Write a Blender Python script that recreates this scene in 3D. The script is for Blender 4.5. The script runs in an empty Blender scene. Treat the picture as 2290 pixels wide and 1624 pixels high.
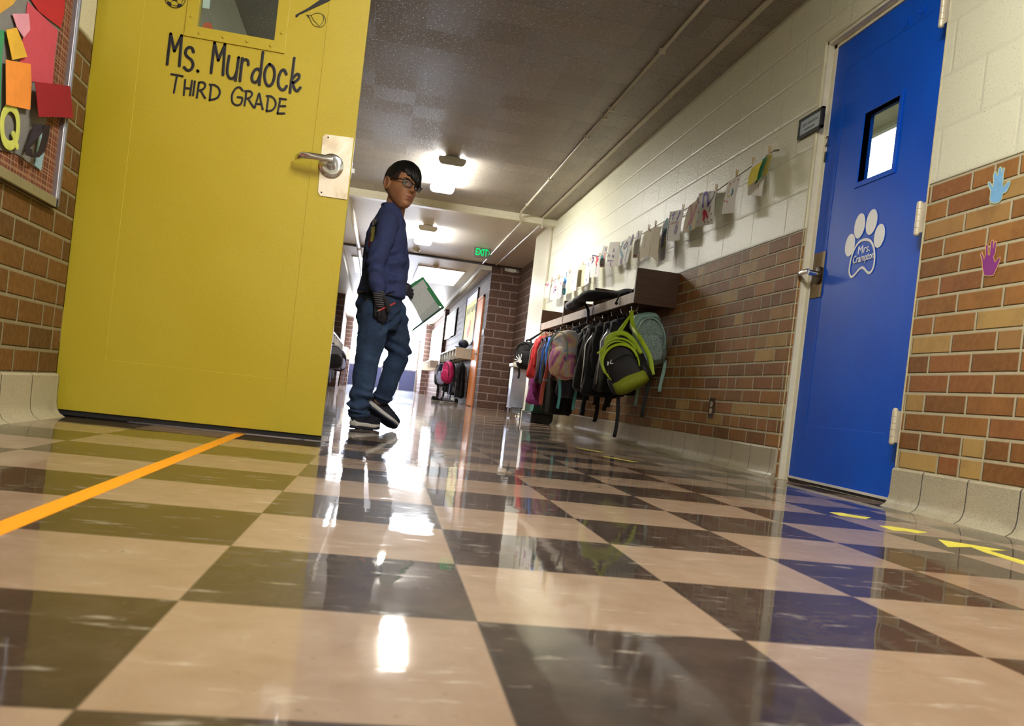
import bpy, bmesh, math, random
from mathutils import Vector, Matrix, noise
random.seed(7)
sc = bpy.context.scene
COL = sc.collection
PI = math.pi

# ---------------------------------------------------------------- camera
IMG_W, IMG_H = 2290, 1624
FPX = 1982.309
SHX, SHY = 58.268, 98.783
YAW, PIT, ROL = 0.18663, -0.00763, 0.11478
CAM = Vector((-0.13798, -0.93848, 0.24293))
CF = Vector((math.sin(YAW)*math.cos(PIT), math.cos(YAW)*math.cos(PIT), math.sin(PIT)))
CR0 = Vector((math.cos(YAW), -math.sin(YAW), 0)); CU0 = CR0.cross(CF)
CR = CR0*math.cos(ROL)+CU0*math.sin(ROL); CU = -CR0*math.sin(ROL)+CU0*math.cos(ROL)
cd = bpy.data.cameras.new('camera'); cam = bpy.data.objects.new('camera', cd); COL.objects.link(cam)
cam.matrix_world = Matrix(((CR.x, CU.x, -CF.x, CAM.x), (CR.y, CU.y, -CF.y, CAM.y), (CR.z, CU.z, -CF.z, CAM.z), (0, 0, 0, 1)))
cd.sensor_width = 36; cd.sensor_fit = 'HORIZONTAL'; cd.lens = 36*FPX/IMG_W
cd.shift_x = -SHX/IMG_W; cd.shift_y = SHY/IMG_W
cd.clip_start = 0.02; cd.clip_end = 200
cd.dof.use_dof = True; cd.dof.focus_distance = 4.6; cd.dof.aperture_fstop = 9.0
sc.camera = cam

def at(u, v, x=None, y=None, z=None):
    """the point of the place seen at a pixel of the photograph, on a wall (x), a cross plane (y) or a level (z)"""
    d = CR*((u-IMG_W/2-SHX)/FPX) + CU*(-(v-IMG_H/2-SHY)/FPX) + CF
    if x is not None: t = (x-CAM.x)/d.x
    elif y is not None: t = (y-CAM.y)/d.y
    else: t = (z-CAM.z)/d.z
    return CAM + d*t

# ---------------------------------------------------------------- world, view
wd = bpy.data.worlds.new('World'); sc.world = wd; wd.use_nodes = True
bg = wd.node_tree.nodes['Background']; bg.inputs[0].default_value = (0.62, 0.75, 1, 1); bg.inputs[1].default_value = 0.6
sc.view_settings.view_transform = 'Standard'; sc.view_settings.look = 'None'
sc.view_settings.gamma = 1; sc.view_settings.use_curve_mapping = False
sc.view_settings.exposure = 0.0
sc.cycles.use_denoising = True
sc.cycles.max_bounces = 8; sc.cycles.diffuse_bounces = 4; sc.cycles.glossy_bounces = 4; sc.cycles.transmission_bounces = 6
sc.cycles.transparent_max_bounces = 8
sc.cycles.sample_clamp_indirect = 6.0; sc.cycles.caustics_reflective = False; sc.cycles.caustics_refractive = False
LAMP = 84.0      # lamp lenses
DAY = 75.0       # daylit windows at the far end

# ---------------------------------------------------------------- mesh helpers
def lin(c):
    def g(v):
        v /= 255.0
        return v/12.92 if v <= 0.04045 else ((v+0.055)/1.055)**2.4
    return (g(c[0]), g(c[1]), g(c[2]), 1.0)

class B:
    """collects shapes for ONE mesh"""
    def __init__(s): s.bm = bmesh.new()
    def box(s, lo, hi, bev=0.0, mat=0):
        lo, hi = Vector(lo), Vector(hi)
        r = bmesh.ops.create_cube(s.bm, size=1)
        vs = r['verts']
        for v in vs:
            v.co = Vector(((lo[i]+hi[i])/2+v.co[i]*(hi[i]-lo[i]) for i in range(3)))
        fs = {f for v in vs for f in v.link_faces}
        for f in fs: f.material_index = mat
        if bev > 0:
            es = list({e for v in vs for e in v.link_edges})
            r2 = bmesh.ops.bevel(s.bm, geom=es, offset=bev, segments=2, profile=0.6, affect='EDGES')
            for f in r2['faces']: f.material_index = mat
        return s
    def poly(s, pts, ext, mat=0, back=True):
        """flat outline pts given a thickness vector ext"""
        ext = Vector(ext); pts = [Vector(p) for p in pts]
        a = [s.bm.verts.new(p) for p in pts]; b = [s.bm.verts.new(p+ext) for p in pts]
        n = len(pts); F = []
        F.append(s.bm.faces.new(b))
        if back: F.append(s.bm.faces.new(a[::-1]))
        for i in range(n): F.append(s.bm.faces.new((a[i], a[(i+1) % n], b[(i+1) % n], b[i])))
        for f in F: f.material_index = mat
        return s
    def tube(s, pts, r, seg=8, mat=0, caps=True, flat=None, closed=False):
        """round bar along pts; r a number or list; flat = (vector, factor) squashes the section along a direction"""
        pts = [Vector(p) for p in pts]; n = len(pts)
        if not hasattr(r, '__len__'): r = [r]*n
        rings = []; up = None
        for i, p in enumerate(pts):
            if closed: t = pts[(i+1) % n]-pts[i-1]
            else: t = pts[min(i+1, n-1)]-pts[max(i-1, 0)]
            if t.length < 1e-9: t = Vector((0, 0, 1))
            t.normalize()
            if up is None:
                up = Vector((0, 0, 1)) if abs(t.z) < 0.9 else Vector((0, 1, 0))
            a = up-t*up.dot(t)
            if a.length < 1e-6: a = t.orthogonal()
            a.normalize(); b = t.cross(a); up = a
            ring = []
            for k in range(seg):
                an = 2*PI*k/seg; o = (a*math.cos(an)+b*math.sin(an))*r[i]
                if flat: fv = Vector(flat[0]).normalized(); o -= fv*o.dot(fv)*(1-flat[1])
                ring.append(s.bm.verts.new(p+o))
            rings.append(ring)
        m = n if closed else n-1
        for i in range(m):
            A, Bq = rings[i], rings[(i+1) % n]
            for k in range(seg):
                s.bm.faces.new((A[k], A[(k+1) % seg], Bq[(k+1) % seg], Bq[k])).material_index = mat
        if caps and not closed:
            s.bm.faces.new(rings[0][::-1]).material_index = mat; s.bm.faces.new(rings[-1]).material_index = mat
        return s
    def capsule(s, p, q, r0, r1, seg=14, rings=5):
        p, q = Vector(p), Vector(q); d = (q-p)
        if d.length < 1e-6: d = Vector((0, 0, 1e-3))
        dn = d.normalized(); pts = []; rr = []
        for i in range(rings):
            a = PI/2*(1-i/rings) if i else PI/2*0.98
            pts.append(p-dn*r0*math.sin(a)); rr.append(max(1e-4, r0*math.cos(a)))
        for i in range(5): t = i/4; pts.append(p+d*t); rr.append(r0+(r1-r0)*t)
        for i in range(1, rings+1):
            a = PI/2*(i/rings)*0.99; pts.append(q+dn*r1*math.sin(a)); rr.append(max(1e-4, r1*math.cos(a)))
        return s.tube(pts, rr, seg)
    def chain(s, pts, rr, seg=14):
        for i in range(len(pts)-1): s.capsule(pts[i], pts[i+1], rr[i], rr[i+1], seg)
        return s
    def ball(s, c, r, seg=24, ring=16, mat=0, rot=None, fn=None):
        c = Vector(c)
        if not hasattr(r, '__len__'): r = (r, r, r)
        g = bmesh.ops.create_uvsphere(s.bm, u_segments=seg, v_segments=ring, radius=1)
        for v in g['verts']:
            q = Vector(v.co)
            if fn: q = fn(q)
            q = Vector((q.x*r[0], q.y*r[1], q.z*r[2]))
            if rot: q = rot @ q
            v.co = c+q
        for f in {f for v in g['verts'] for f in v.link_faces}: f.material_index = mat
        return s
    def loft(s, rings, mat=0, caps=True, closed=True):
        R = [[s.bm.verts.new(Vector(p)) for p in ring] for ring in rings]
        n = len(R[0])
        for i in range(len(R)-1):
            for k in range(n if closed else n-1):
                s.bm.faces.new((R[i][k], R[i][(k+1) % n], R[i+1][(k+1) % n], R[i+1][k])).material_index = mat
        if caps and closed:
            s.bm.faces.new(R[0][::-1]).material_index = mat; s.bm.faces.new(R[-1]).material_index = mat
        return s
    def disc(s, c, nrm, r, h, seg=24, mat=0, r2=None):
        c = Vector(c); nrm = Vector(nrm).normalized()
        return s.tube([c, c+nrm*h], [r, r if r2 is None else r2], seg, mat)

def add(name, b, mats, parent=None, smooth=False, loc=None):
    """links one mesh object; its origin sits at the middle of its base unless it is a part"""
    bm = b.bm
    bmesh.ops.recalc_face_normals(bm, faces=bm.faces[:])
    me = bpy.data.meshes.new(name); 
    if parent is None:
        if loc is None:
            xs = [v.co for v in bm.verts]
            loc = Vector(((min(v.x for v in xs)+max(v.x for v in xs))/2, (min(v.y for v in xs)+max(v.y for v in xs))/2, min(v.z for v in xs)))
        for v in bm.verts: v.co -= Vector(loc)
    bm.to_mesh(me); bm.free()
    if not isinstance(mats, (list, tuple)): mats = [mats]
    for m in mats: me.materials.append(m)
    if smooth:
        for p in me.polygons: p.use_smooth = True
    o = bpy.data.objects.new(name, me); COL.objects.link(o)
    if parent is None: o.location = loc
    else:
        o.parent = parent; o.matrix_parent_inverse = world_of(parent).inverted()
    return o

def world_of(o):
    m = Matrix.Translation(o.location) @ o.rotation_euler.to_matrix().to_4x4()
    if o.parent: m = world_of(o.parent) @ o.matrix_parent_inverse @ m
    return m

def smooth_angle(o, deg=40):
    me = o.data
    for p in me.polygons: p.use_smooth = True
    try: me.set_sharp_from_angle(angle=math.radians(deg))
    except Exception: pass
    return o

def empty(name, loc):
    o = bpy.data.objects.new(name, None); COL.objects.link(o); o.location = loc; o.empty_display_size = 0.1
    return o

def tag(o, label, cat, group=None, kind=None):
    o['label'] = label; o['category'] = cat
    if group: o['group'] = group
    if kind: o['kind'] = kind
    return o

def thing(name, loc, label, cat, group=None, kind=None):
    return tag(empty(name, loc), label, cat, group, kind)

def struct(o, label, cat): return tag(o, label, cat, kind='structure')

def dup(root, loc, label=None, group=None):
    """copy of a thing with its parts and sub-parts"""
    r = root.copy(); COL.objects.link(r); r.location = loc
    if label: r['label'] = label
    if group: r['group'] = group
    for ch in list(root.children):
        c = ch.copy(); COL.objects.link(c); c.parent = r; c.matrix_parent_inverse = ch.matrix_parent_inverse.copy()
        for g in list(ch.children):
            d = g.copy(); COL.objects.link(d); d.parent = c; d.matrix_parent_inverse = g.matrix_parent_inverse.copy()
    return r

def remesh(o, voxel, smooth=4, fac=0.5):
    m = o.modifiers.new('remesh', 'REMESH'); m.mode = 'VOXEL'; m.voxel_size = voxel; m.use_smooth_shade = True
    if smooth:
        s = o.modifiers.new('smooth', 'SMOOTH'); s.factor = fac; s.iterations = smooth
    return o

def bake(o):
    """replaces the mesh by its modified result"""
    dg = bpy.context.evaluated_depsgraph_get(); dg.update()
    me = bpy.data.meshes.new_from_object(o.evaluated_get(dg))
    old = o.data; mats = [m for m in old.materials]
    o.modifiers.clear(); o.data = me
    me.materials.clear()
    for m in mats: me.materials.append(m)
    for p in me.polygons: p.use_smooth = True
    return o

# ---------------------------------------------------------------- material helpers
class N:
    def __init__(s, name):
        s.m = bpy.data.materials.new(name); s.m.use_nodes = True; s.t = s.m.node_tree
        s.b = s.t.nodes['Principled BSDF']; s.out = s.t.nodes['Material Output']
    def n(s, ty, **kw):
        nd = s.t.nodes.new(ty)
        for k, v in kw.items():
            if k.startswith('i_'):
                key = k[2:]
                nd.inputs[int(key) if key.isdigit() else key].default_value = v
            else: setattr(nd, k, v)
        return nd
    def l(s, a, b): s.t.links.new(a, b)
    def math(s, op, a, b=None, c=None, clamp=False):
        nd = s.t.nodes.new('ShaderNodeMath'); nd.operation = op; nd.use_clamp = clamp
        for i, x in enumerate((a, b, c)):
            if x is None: continue
            if isinstance(x, (int, float)): nd.inputs[i].default_value = x
            else: s.l(x, nd.inputs[i])
        return nd.outputs[0]
    def mix(s, f, a, b, mode='MIX'):
        nd = s.t.nodes.new('ShaderNodeMix'); nd.data_type = 'RGBA'; nd.blend_type = mode
        for i, x in ((0, f), (6, a), (7, b)):
            if isinstance(x, (int, float)): nd.inputs[i].default_value = x
            elif isinstance(x, tuple): nd.inputs[i].default_value = x
            else: s.l(x, nd.inputs[i])
        return nd.outputs[2]
    def pos(s):
        g = s.n('ShaderNodeNewGeometry'); x = s.n('ShaderNodeSeparateXYZ'); s.l(g.outputs['Position'], x.inputs[0])
        return g.outputs['Position'], x.outputs[0], x.outputs[1], x.outputs[2]
    def obj(s):
        t = s.n('ShaderNodeTexCoord'); return t.outputs['Object']
    def noise(s, vec, scale, detail=3, rough=0.5, dist=0):
        nd = s.n('ShaderNodeTexNoise'); nd.inputs['Scale'].default_value = scale; nd.inputs['Detail'].default_value = detail
        nd.inputs['Roughness'].default_value = rough; nd.inputs['Distortion'].default_value = dist
        if vec is not None: s.l(vec, nd.inputs['Vector'])
        return nd.outputs['Fac']
    def ramp(s, f, stops):
        nd = s.n('ShaderNodeValToRGB'); e = nd.color_ramp.elements
        while len(e) < len(stops): e.new(0.5)
        for i, (p, c) in enumerate(stops): e[i].position = p; e[i].color = c if len(c) == 4 else (*c, 1)
        s.l(f, nd.inputs[0]); return nd.outputs[0]
    def step(s, x, a, b):
        nd = s.n('ShaderNodeMapRange'); nd.clamp = True; nd.inputs[1].default_value = a; nd.inputs[2].default_value = b
        s.l(x, nd.inputs[0]); return nd.outputs[0]
    def vec(s, x, y, z):
        nd = s.n('ShaderNodeCombineXYZ')
        for i, v in enumerate((x, y, z)):
            if isinstance(v, (int, float)): nd.inputs[i].default_value = v
            else: s.l(v, nd.inputs[i])
        return nd.outputs[0]
    def white(s, vec):
        nd = s.n('ShaderNodeTexWhiteNoise'); nd.noise_dimensions = '3D'; s.l(vec, nd.inputs['Vector']); return nd.outputs['Value']
    def bump(s, h, dist=0.01, strength=1.0, to='Normal', prev=None):
        nd = s.n('ShaderNodeBump'); nd.inputs['Distance'].default_value = dist; nd.inputs['Strength'].default_value = strength
        s.l(h, nd.inputs['Height'])
        if prev is not None: s.l(prev, nd.inputs['Normal'])
        s.l(nd.outputs[0], s.b.inputs[to]); return nd.outputs[0]
    def set(s, **kw):
        for k, v in kw.items(): s.b.inputs[k.replace('_', ' ')].default_value = v
        return s

def M(name, col, rough=0.6, metal=0.0, var=0.08, scale=30, bump=0.0, bscale=200, coat=0.0, spec=0.5, sheen=0.0):
    """plain surface: one colour with slight procedural mottling and grain"""
    k = N(name); c = lin(col)
    f = k.noise(k.obj(), scale, 4)
    d = tuple(max(0, v*(1-var)) for v in c[:3])+(1,); e = tuple(min(1, v*(1+var)) for v in c[:3])+(1,)
    k.l(k.ramp(f, [(0.3, d), (0.7, e)]), k.b.inputs['Base Color'])
    k.set(Roughness=rough, Metallic=metal); k.b.inputs['Specular IOR Level'].default_value = spec
    if coat: k.b.inputs['Coat Weight'].default_value = coat; k.b.inputs['Coat Roughness'].default_value = 0.08
    if sheen: k.b.inputs['Sheen Weight'].default_value = sheen
    if bump: k.bump(k.noise(k.obj(), bscale, 3), bump)
    return k.m

def emit(name, col, strength, var=0.0):
    k = N(name); e = k.n('ShaderNodeEmission'); e.inputs[0].default_value = lin(col); e.inputs[1].default_value = strength
    if var:
        f = k.noise(k.obj(), 3, 2); k.l(k.math('MULTIPLY_ADD', f, strength*var, strength*(1-var/2)), e.inputs[1])
    k.l(e.outputs[0], k.out.inputs[0]); return k.m

def glass(name, tint=(235, 245, 245), refl=0.08):
    k = N(name); t = k.n('ShaderNodeBsdfTransparent'); t.inputs[0].default_value = lin(tint)
    g = k.n('ShaderNodeBsdfGlossy'); g.inputs['Roughness'].default_value = 0.03
    lw = k.n('ShaderNodeLayerWeight'); lw.inputs[0].default_value = 0.5
    fr = k.math('MULTIPLY_ADD', k.math('POWER', lw.outputs['Facing'], 4.0), 0.6, 0.04)
    n0 = k.noise(k.obj(), 2, 2); k.bump(n0, 0.0005)
    mx = k.n('ShaderNodeMixShader'); k.l(fr, mx.inputs[0]); k.l(t.outputs[0], mx.inputs[1]); k.l(g.outputs[0], mx.inputs[2])
    k.l(mx.outputs[0], k.out.inputs[0]); return k.m
# ---------------------------------------------------------------- materials of the room
def bricks(k, u, z, w, h, m, z0=0.0, split=0.18, soft=0.35):
    """running bond; returns (mortar 0..1, brick random, second random, profile)"""
    zz = k.math('DIVIDE', k.math('SUBTRACT', z, z0), h); row = k.math('FLOOR', zz); fz = k.math('SUBTRACT', zz, row)
    rn = k.white(k.vec(row, 3.7, 1.1))
    off = k.math('ADD', k.math('MULTIPLY', k.math('MODULO', k.math('ABSOLUTE', row), 2), 0.5), k.math('MULTIPLY', rn, 0.08))
    uu = k.math('ADD', k.math('DIVIDE', u, w), off); cl = k.math('FLOOR', uu); fu = k.math('SUBTRACT', uu, cl)
    r1 = k.white(k.vec(cl, row, 0.3))
    if split > 0:
        sp = k.math('LESS_THAN', r1, split)
        f2 = k.math('FRACT', k.math('MULTIPLY', fu, 2)); half = k.math('FLOOR', k.math('MULTIPLY', fu, 2))
        fu2 = k.math('ADD', k.math('MULTIPLY', fu, k.math('SUBTRACT', 1, sp)), k.math('MULTIPLY', f2, sp))
        wl = k.math('SUBTRACT', w, k.math('MULTIPLY', sp, w/2))
        idu = k.math('ADD', cl, k.math('MULTIPLY', k.math('MULTIPLY', half, sp), 0.37))
    else:
        fu2, wl, idu = fu, w, cl
    du = k.math('MULTIPLY', k.math('SUBTRACT', 0.5, k.math('ABSOLUTE', k.math('SUBTRACT', fu2, 0.5))), wl)
    dz = k.math('MULTIPLY', k.math('SUBTRACT', 0.5, k.math('ABSOLUTE', k.math('SUBTRACT', fz, 0.5))), h)
    d = k.math('MINIMUM', du, dz)
    mor = k.math('SUBTRACT', 1, k.step(d, m/2*(1-soft), m/2*(1+soft)))
    a = k.white(k.vec(idu, row, 7.3)); b = k.white(k.vec(idu, row, 19.9))
    return mor, a, b, d

def wall_u(k):
    g = k.n('ShaderNodeNewGeometry'); p, x, y, z = k.pos()
    nx = k.n('ShaderNodeSeparateXYZ'); k.l(g.outputs['True Normal'], nx.inputs[0])
    s = k.math('GREATER_THAN', k.math('ABSOLUTE', nx.outputs[0]), 0.5)
    u = k.math('ADD', k.math('MULTIPLY', y, s), k.math('MULTIPLY', x, k.math('SUBTRACT', 1, s)))
    return p, u, z

def brickmat(name, stops, mortar, w=0.2032, h=0.0703, m=0.011, z0=0.145, ztop=None, paint=None, rough=0.62, u0=0.0, split=0.18):
    k = N(name); p, u, z = wall_u(k)
    if u0: u = k.math('ADD', u, u0)
    mor, a, b, d = bricks(k, u, z, w, h, m, z0, split)
    col = k.ramp(a, stops)
    st = k.noise(p, 9, 4, 0.6); st2 = k.noise(p, 45, 3, 0.6)
    col = k.mix(k.math('MULTIPLY', k.step(st, 0.45, 0.75), 0.4), col, lin((92, 58, 32)), 'MIX')
    col = k.mix(k.math('MULTIPLY', k.step(st2, 0.4, 0.8), 0.22), col, lin((190, 150, 96)), 'MIX')
    col = k.mix(k.math('MULTIPLY', b, 0.3), col, (0.4, 0.34, 0.28, 1), 'MULTIPLY')
    mcol = k.mix(k.noise(p, 30, 3), lin(mortar), tuple(c*0.72 for c in lin(mortar)[:3])+(1,))
    col = k.mix(mor, col, mcol)
    hgt = k.math('ADD', k.math('MULTIPLY', k.math('SUBTRACT', 1, mor), 1.0), k.math('MULTIPLY', st2, 0.25))
    if ztop is not None:
        up = k.step(z, ztop-0.004, ztop+0.004)
        bm2, a2, b2, d2 = bricks(k, u, k.math('SUBTRACT', z, ztop), 0.4064, 0.2, 0.012, 0.0, 0.0, 0.8)
        pits = k.noise(p, 160, 4, 0.75); pit = k.math('SUBTRACT', 1, k.step(pits, 0.28, 0.40))
        pc = k.mix(k.math('MULTIPLY', bm2, 0.18), lin(paint), tuple(c*0.55 for c in lin(paint)[:3])+(1,))
        pc = k.mix(k.math('MULTIPLY', pit, 0.35), pc, tuple(c*0.5 for c in lin(paint)[:3])+(1,))
        col = k.mix(up, col, pc)
        h2 = k.math('SUBTRACT', k.math('SUBTRACT', 1.0, k.math('MULTIPLY', bm2, 0.3)), k.math('MULTIPLY', pit, 0.45))
        h2 = k.math('ADD', h2, k.math('MULTIPLY', k.noise(p, 90, 4), 0.35))
        hgt = k.math('ADD', k.math('MULTIPLY', hgt, k.math('SUBTRACT', 1, up)), k.math('MULTIPLY', h2, up))
        rr = k.math('ADD', rough, k.math('MULTIPLY', up, 0.36-rough)); k.l(rr, k.b.inputs['Roughness'])
    else: k.set(Roughness=rough)
    k.l(col, k.b.inputs['Base Color']); k.bump(hgt, 0.007)
    return k.m

TAN = [(0.0, lin((122, 78, 36))), (0.3, lin((146, 98, 44))), (0.62, lin((162, 112, 52))), (0.85, lin((142, 88, 46))), (0.95, lin((184, 152, 88))), (1.0, lin((188, 156, 92)))]
m_wall_r = brickmat('brick_and_cream_block_right', TAN, (196, 186, 152), ztop=1.205, paint=(226, 226, 200), w=0.228, split=0.11)
m_wall_l = brickmat('brick_and_cream_block_left', [(0, lin((86, 54, 20))), (0.5, lin((116, 76, 30))), (1, lin((100, 62, 26)))], (150, 138, 104), ztop=1.28, paint=(226, 222, 196), h=0.0757, split=0.1, u0=0.05)
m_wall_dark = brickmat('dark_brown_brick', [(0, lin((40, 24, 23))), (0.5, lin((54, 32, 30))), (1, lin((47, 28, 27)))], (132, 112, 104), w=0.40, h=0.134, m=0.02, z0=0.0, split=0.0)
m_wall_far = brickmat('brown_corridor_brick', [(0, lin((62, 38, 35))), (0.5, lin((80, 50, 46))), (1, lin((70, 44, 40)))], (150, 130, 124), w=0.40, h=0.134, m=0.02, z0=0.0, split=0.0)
m_plain = M('cream_plaster', (214, 210, 188), 0.6, bump=0.002, bscale=60)

TW = -0.0147; TS = 0.3048
def floor_mat():
    k = N('checkered_vinyl_tile'); p, x, y, z = k.pos(); c, s = math.cos(TW), math.sin(TW)
    i = k.math('DIVIDE', k.math('MULTIPLY_ADD', x, c, k.math('MULTIPLY', y, s)), TS)
    j = k.math('DIVIDE', k.math('MULTIPLY_ADD', x, -s, k.math('MULTIPLY', y, c)), TS)
    fi, fj = k.math('FLOOR', i), k.math('FLOOR', j)
    dark = k.math('FLOORED_MODULO', k.math('ADD', fi, fj), 2)
    r = k.white(k.vec(fi, fj, 2.2)); r2 = k.white(k.vec(fi, fj, 8.8))
    v = k.vec(k.math('ADD', k.math('MULTIPLY', i, 1.0), k.math('MULTIPLY', r, 30)), k.math('ADD', j, k.math('MULTIPLY', r2, 30)), 0)
    st = k.noise(v, 4, 7, 0.68, 0.5); st2 = k.noise(v, 22, 4, 0.65)
    lt = k.ramp(st, [(0.2, lin((136, 113, 92))), (0.45, lin((150, 127, 105))), (0.62, lin((158, 136, 115))), (0.82, lin((182, 167, 149)))])
    dk = k.ramp(st, [(0.25, lin((40, 31, 27))), (0.5, lin((58, 46, 39))), (0.68, lin((72, 60, 52))), (0.84, lin((112, 102, 92)))])
    lt = k.mix(k.math('MULTIPLY', k.math('SUBTRACT', 1, k.step(st2, 0.26, 0.36)), 0.55), lt, lin((104, 76, 52)))
    dk = k.mix(k.math('MULTIPLY', k.step(st2, 0.66, 0.78), 0.5), dk, lin((134, 122, 108)))
    col = k.mix(dark, lt, dk)
    sm = k.noise(p, 1.1, 3); col = k.mix(k.math('MULTIPLY', k.step(sm, 0.45, 0.7), 0.18), col, lin((110, 92, 74)), 'MULTIPLY')
    # old scuffs, dirt specks and pale wax scratches
    vs = k.n('ShaderNodeVectorMath', operation='MULTIPLY'); k.l(p, vs.inputs[0]); vs.inputs[1].default_value = (5, 22, 1)
    sc1 = k.step(k.noise(vs.outputs[0], 1.5, 4, 0.7), 0.60, 0.70)
    col = k.mix(k.math('MULTIPLY', sc1, 0.42), col, lin((214, 206, 190)))
    spk = k.step(k.noise(p, 20, 3, 0.55), 0.72, 0.78); col = k.mix(k.math('MULTIPLY', spk, 0.7), col, lin((56, 42, 34)))
    fe = k.math('MINIMUM', k.math('MINIMUM', k.math('FRACT', i), k.math('SUBTRACT', 1, k.math('FRACT', i))), k.math('MINIMUM', k.math('FRACT', j), k.math('SUBTRACT', 1, k.math('FRACT', j))))
    seam = k.math('SUBTRACT', 1, k.step(fe, 0.002, 0.006)); col = k.mix(k.math('MULTIPLY', seam, 0.5), col, lin((60, 48, 40)))
    k.l(col, k.b.inputs['Base Color']); k.set(Roughness=0.5); k.b.inputs['Specular IOR Level'].default_value = 0.08
    k.b.inputs['Coat Weight'].default_value = 0.8; k.b.inputs['Coat IOR'].default_value = 1.36
    rg = k.math('MULTIPLY_ADD', sc1, 0.12, k.math('MULTIPLY_ADD', k.step(sm, 0.4, 0.7), 0.03, 0.03)); k.l(rg, k.b.inputs['Coat Roughness'])
    wv = k.math('ADD', k.math('MULTIPLY', k.noise(p, 7, 2, 0.4), 1.0), k.math('MULTIPLY', k.noise(p, 26, 2, 0.5), 0.14))
    wv = k.math('ADD', wv, k.math('MULTIPLY', k.math('ADD', r, r2), 0.02))
    nb = k.n('ShaderNodeBump'); nb.inputs['Distance'].default_value = 0.0005; nb.inputs['Strength'].default_value = 1.0
    k.l(wv, nb.inputs['Height']); k.l(nb.outputs[0], k.b.inputs['Coat Normal'])
    return k.m
m_floor = floor_mat()

def ceil_mat():
    k = N('pitted_acoustic_tile'); p, x, y, z = k.pos()
    i = k.math('DIVIDE', k.math('ADD', x, 0.06), 0.305); j = k.math('DIVIDE', y, 0.305)
    fi, fj = k.math('FLOOR', i), k.math('FLOOR', j); r = k.white(k.vec(fi, fj, 0.5)); r2 = k.white(k.vec(fi, fj, 5.5))
    vo = k.n('ShaderNodeTexVoronoi'); vo.inputs['Scale'].default_value = 62; k.l(p, vo.inputs['Vector'])
    keep = k.math('GREATER_THAN', k.noise(p, 38, 2), 0.46)
    pit = k.math('MULTIPLY', k.math('SUBTRACT', 1, k.step(vo.outputs['Distance'], 0.16, 0.3)), keep)
    base = k.mix(r, lin((146, 139, 128)), lin((160, 152, 140)))
    col = k.mix(k.math('MULTIPLY', pit, 0.85), base, lin((34, 32, 32)))
    fe = k.math('MINIMUM', k.math('FRACT', j), k.math('SUBTRACT', 1, k.math('FRACT', j)))
    fe2 = k.math('MINIMUM', k.math('FRACT', i), k.math('SUBTRACT', 1, k.math('FRACT', i)))
    seam = k.math('MAXIMUM', k.math('SUBTRACT', 1, k.step(fe, 0.004, 0.014)), k.math('MULTIPLY', k.math('SUBTRACT', 1, k.step(fe2, 0.004, 0.012)), 0.3))
    seam = k.math('MULTIPLY', seam, k.step(k.noise(p, 1.3, 2), 0.38, 0.6))
    col = k.mix(k.math('MULTIPLY', seam, 0.7), col, lin((50, 47, 46)))
    k.l(col, k.b.inputs['Base Color']); k.set(Roughness=0.42); k.b.inputs['Specular IOR Level'].default_value = 0.5
    # each tile hangs a hair out of level, so the sheen changes from tile to tile
    tilt = k.math('MULTIPLY', k.math('MULTIPLY', k.math('FRACT', j), k.math('SUBTRACT', r2, 0.35)), 1.0)
    nb = k.n('ShaderNodeBump'); nb.inputs['Distance'].default_value = 0.012; k.l(tilt, nb.inputs['Height'])
    k.bump(k.math('MULTIPLY', pit, -1.0), 0.003, prev=nb.outputs[0])
    return k.m
m_ceil = ceil_mat()

def cove_mat():
    k = N('speckled_cove_tile'); p, x, y, z = k.pos()
    f = k.noise(p, 220, 3, 0.7); col = k.ramp(f, [(0.3, lin((150, 142, 118))), (0.5, lin((182, 174, 148))), (0.7, lin((196, 190, 166)))])
    gx = k.math('FRACT', k.math('DIVIDE', k.math('ADD', y, 0.05), 0.24)); e = k.math('MINIMUM', gx, k.math('SUBTRACT', 1, gx))
    jn = k.math('SUBTRACT', 1, k.step(e, 0.006, 0.014)); col = k.mix(k.math('MULTIPLY', jn, 0.9), col, lin((48, 40, 36)))
    dirt = k.math('MULTIPLY', k.step(k.noise(p, 12, 3), 0.55, 0.75), 0.3); col = k.mix(dirt, col, lin((120, 104, 80)))
    k.l(col, k.b.inputs['Base Color']); k.set(Roughness=0.35); k.bump(k.math('MULTIPLY', jn, -1.0), 0.004); return k.m
m_cove = cove_mat()

def black_gap(): return M('gap_darkness', (30, 26, 26), 0.8)  # near-black colour stands in for the unlit room behind the gap
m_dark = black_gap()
m_frame = M('cream_frame_enamel', (226, 222, 200), 0.32, var=0.04, bump=0.0006, bscale=60)
m_conduit = M('painted_conduit', (206, 200, 182), 0.4, var=0.05)
m_white = M('white_enamel', (226, 224, 214), 0.4, var=0.04)
m_steel = M('brushed_steel', (205, 208, 212), 0.28, 1.0, var=0.05, bump=0.0003, bscale=300)
m_chrome = M('satin_chrome', (220, 222, 228), 0.16, 1.0, var=0.03)
m_brass = M('worn_bronze_plate', (116, 96, 66), 0.42, 0.85, var=0.22, scale=18)
m_black = M('black_plastic', (22, 22, 24), 0.4, var=0.15)
m_paper = M('white_drawing_paper', (240, 239, 234), 0.8, var=0.02)

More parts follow.
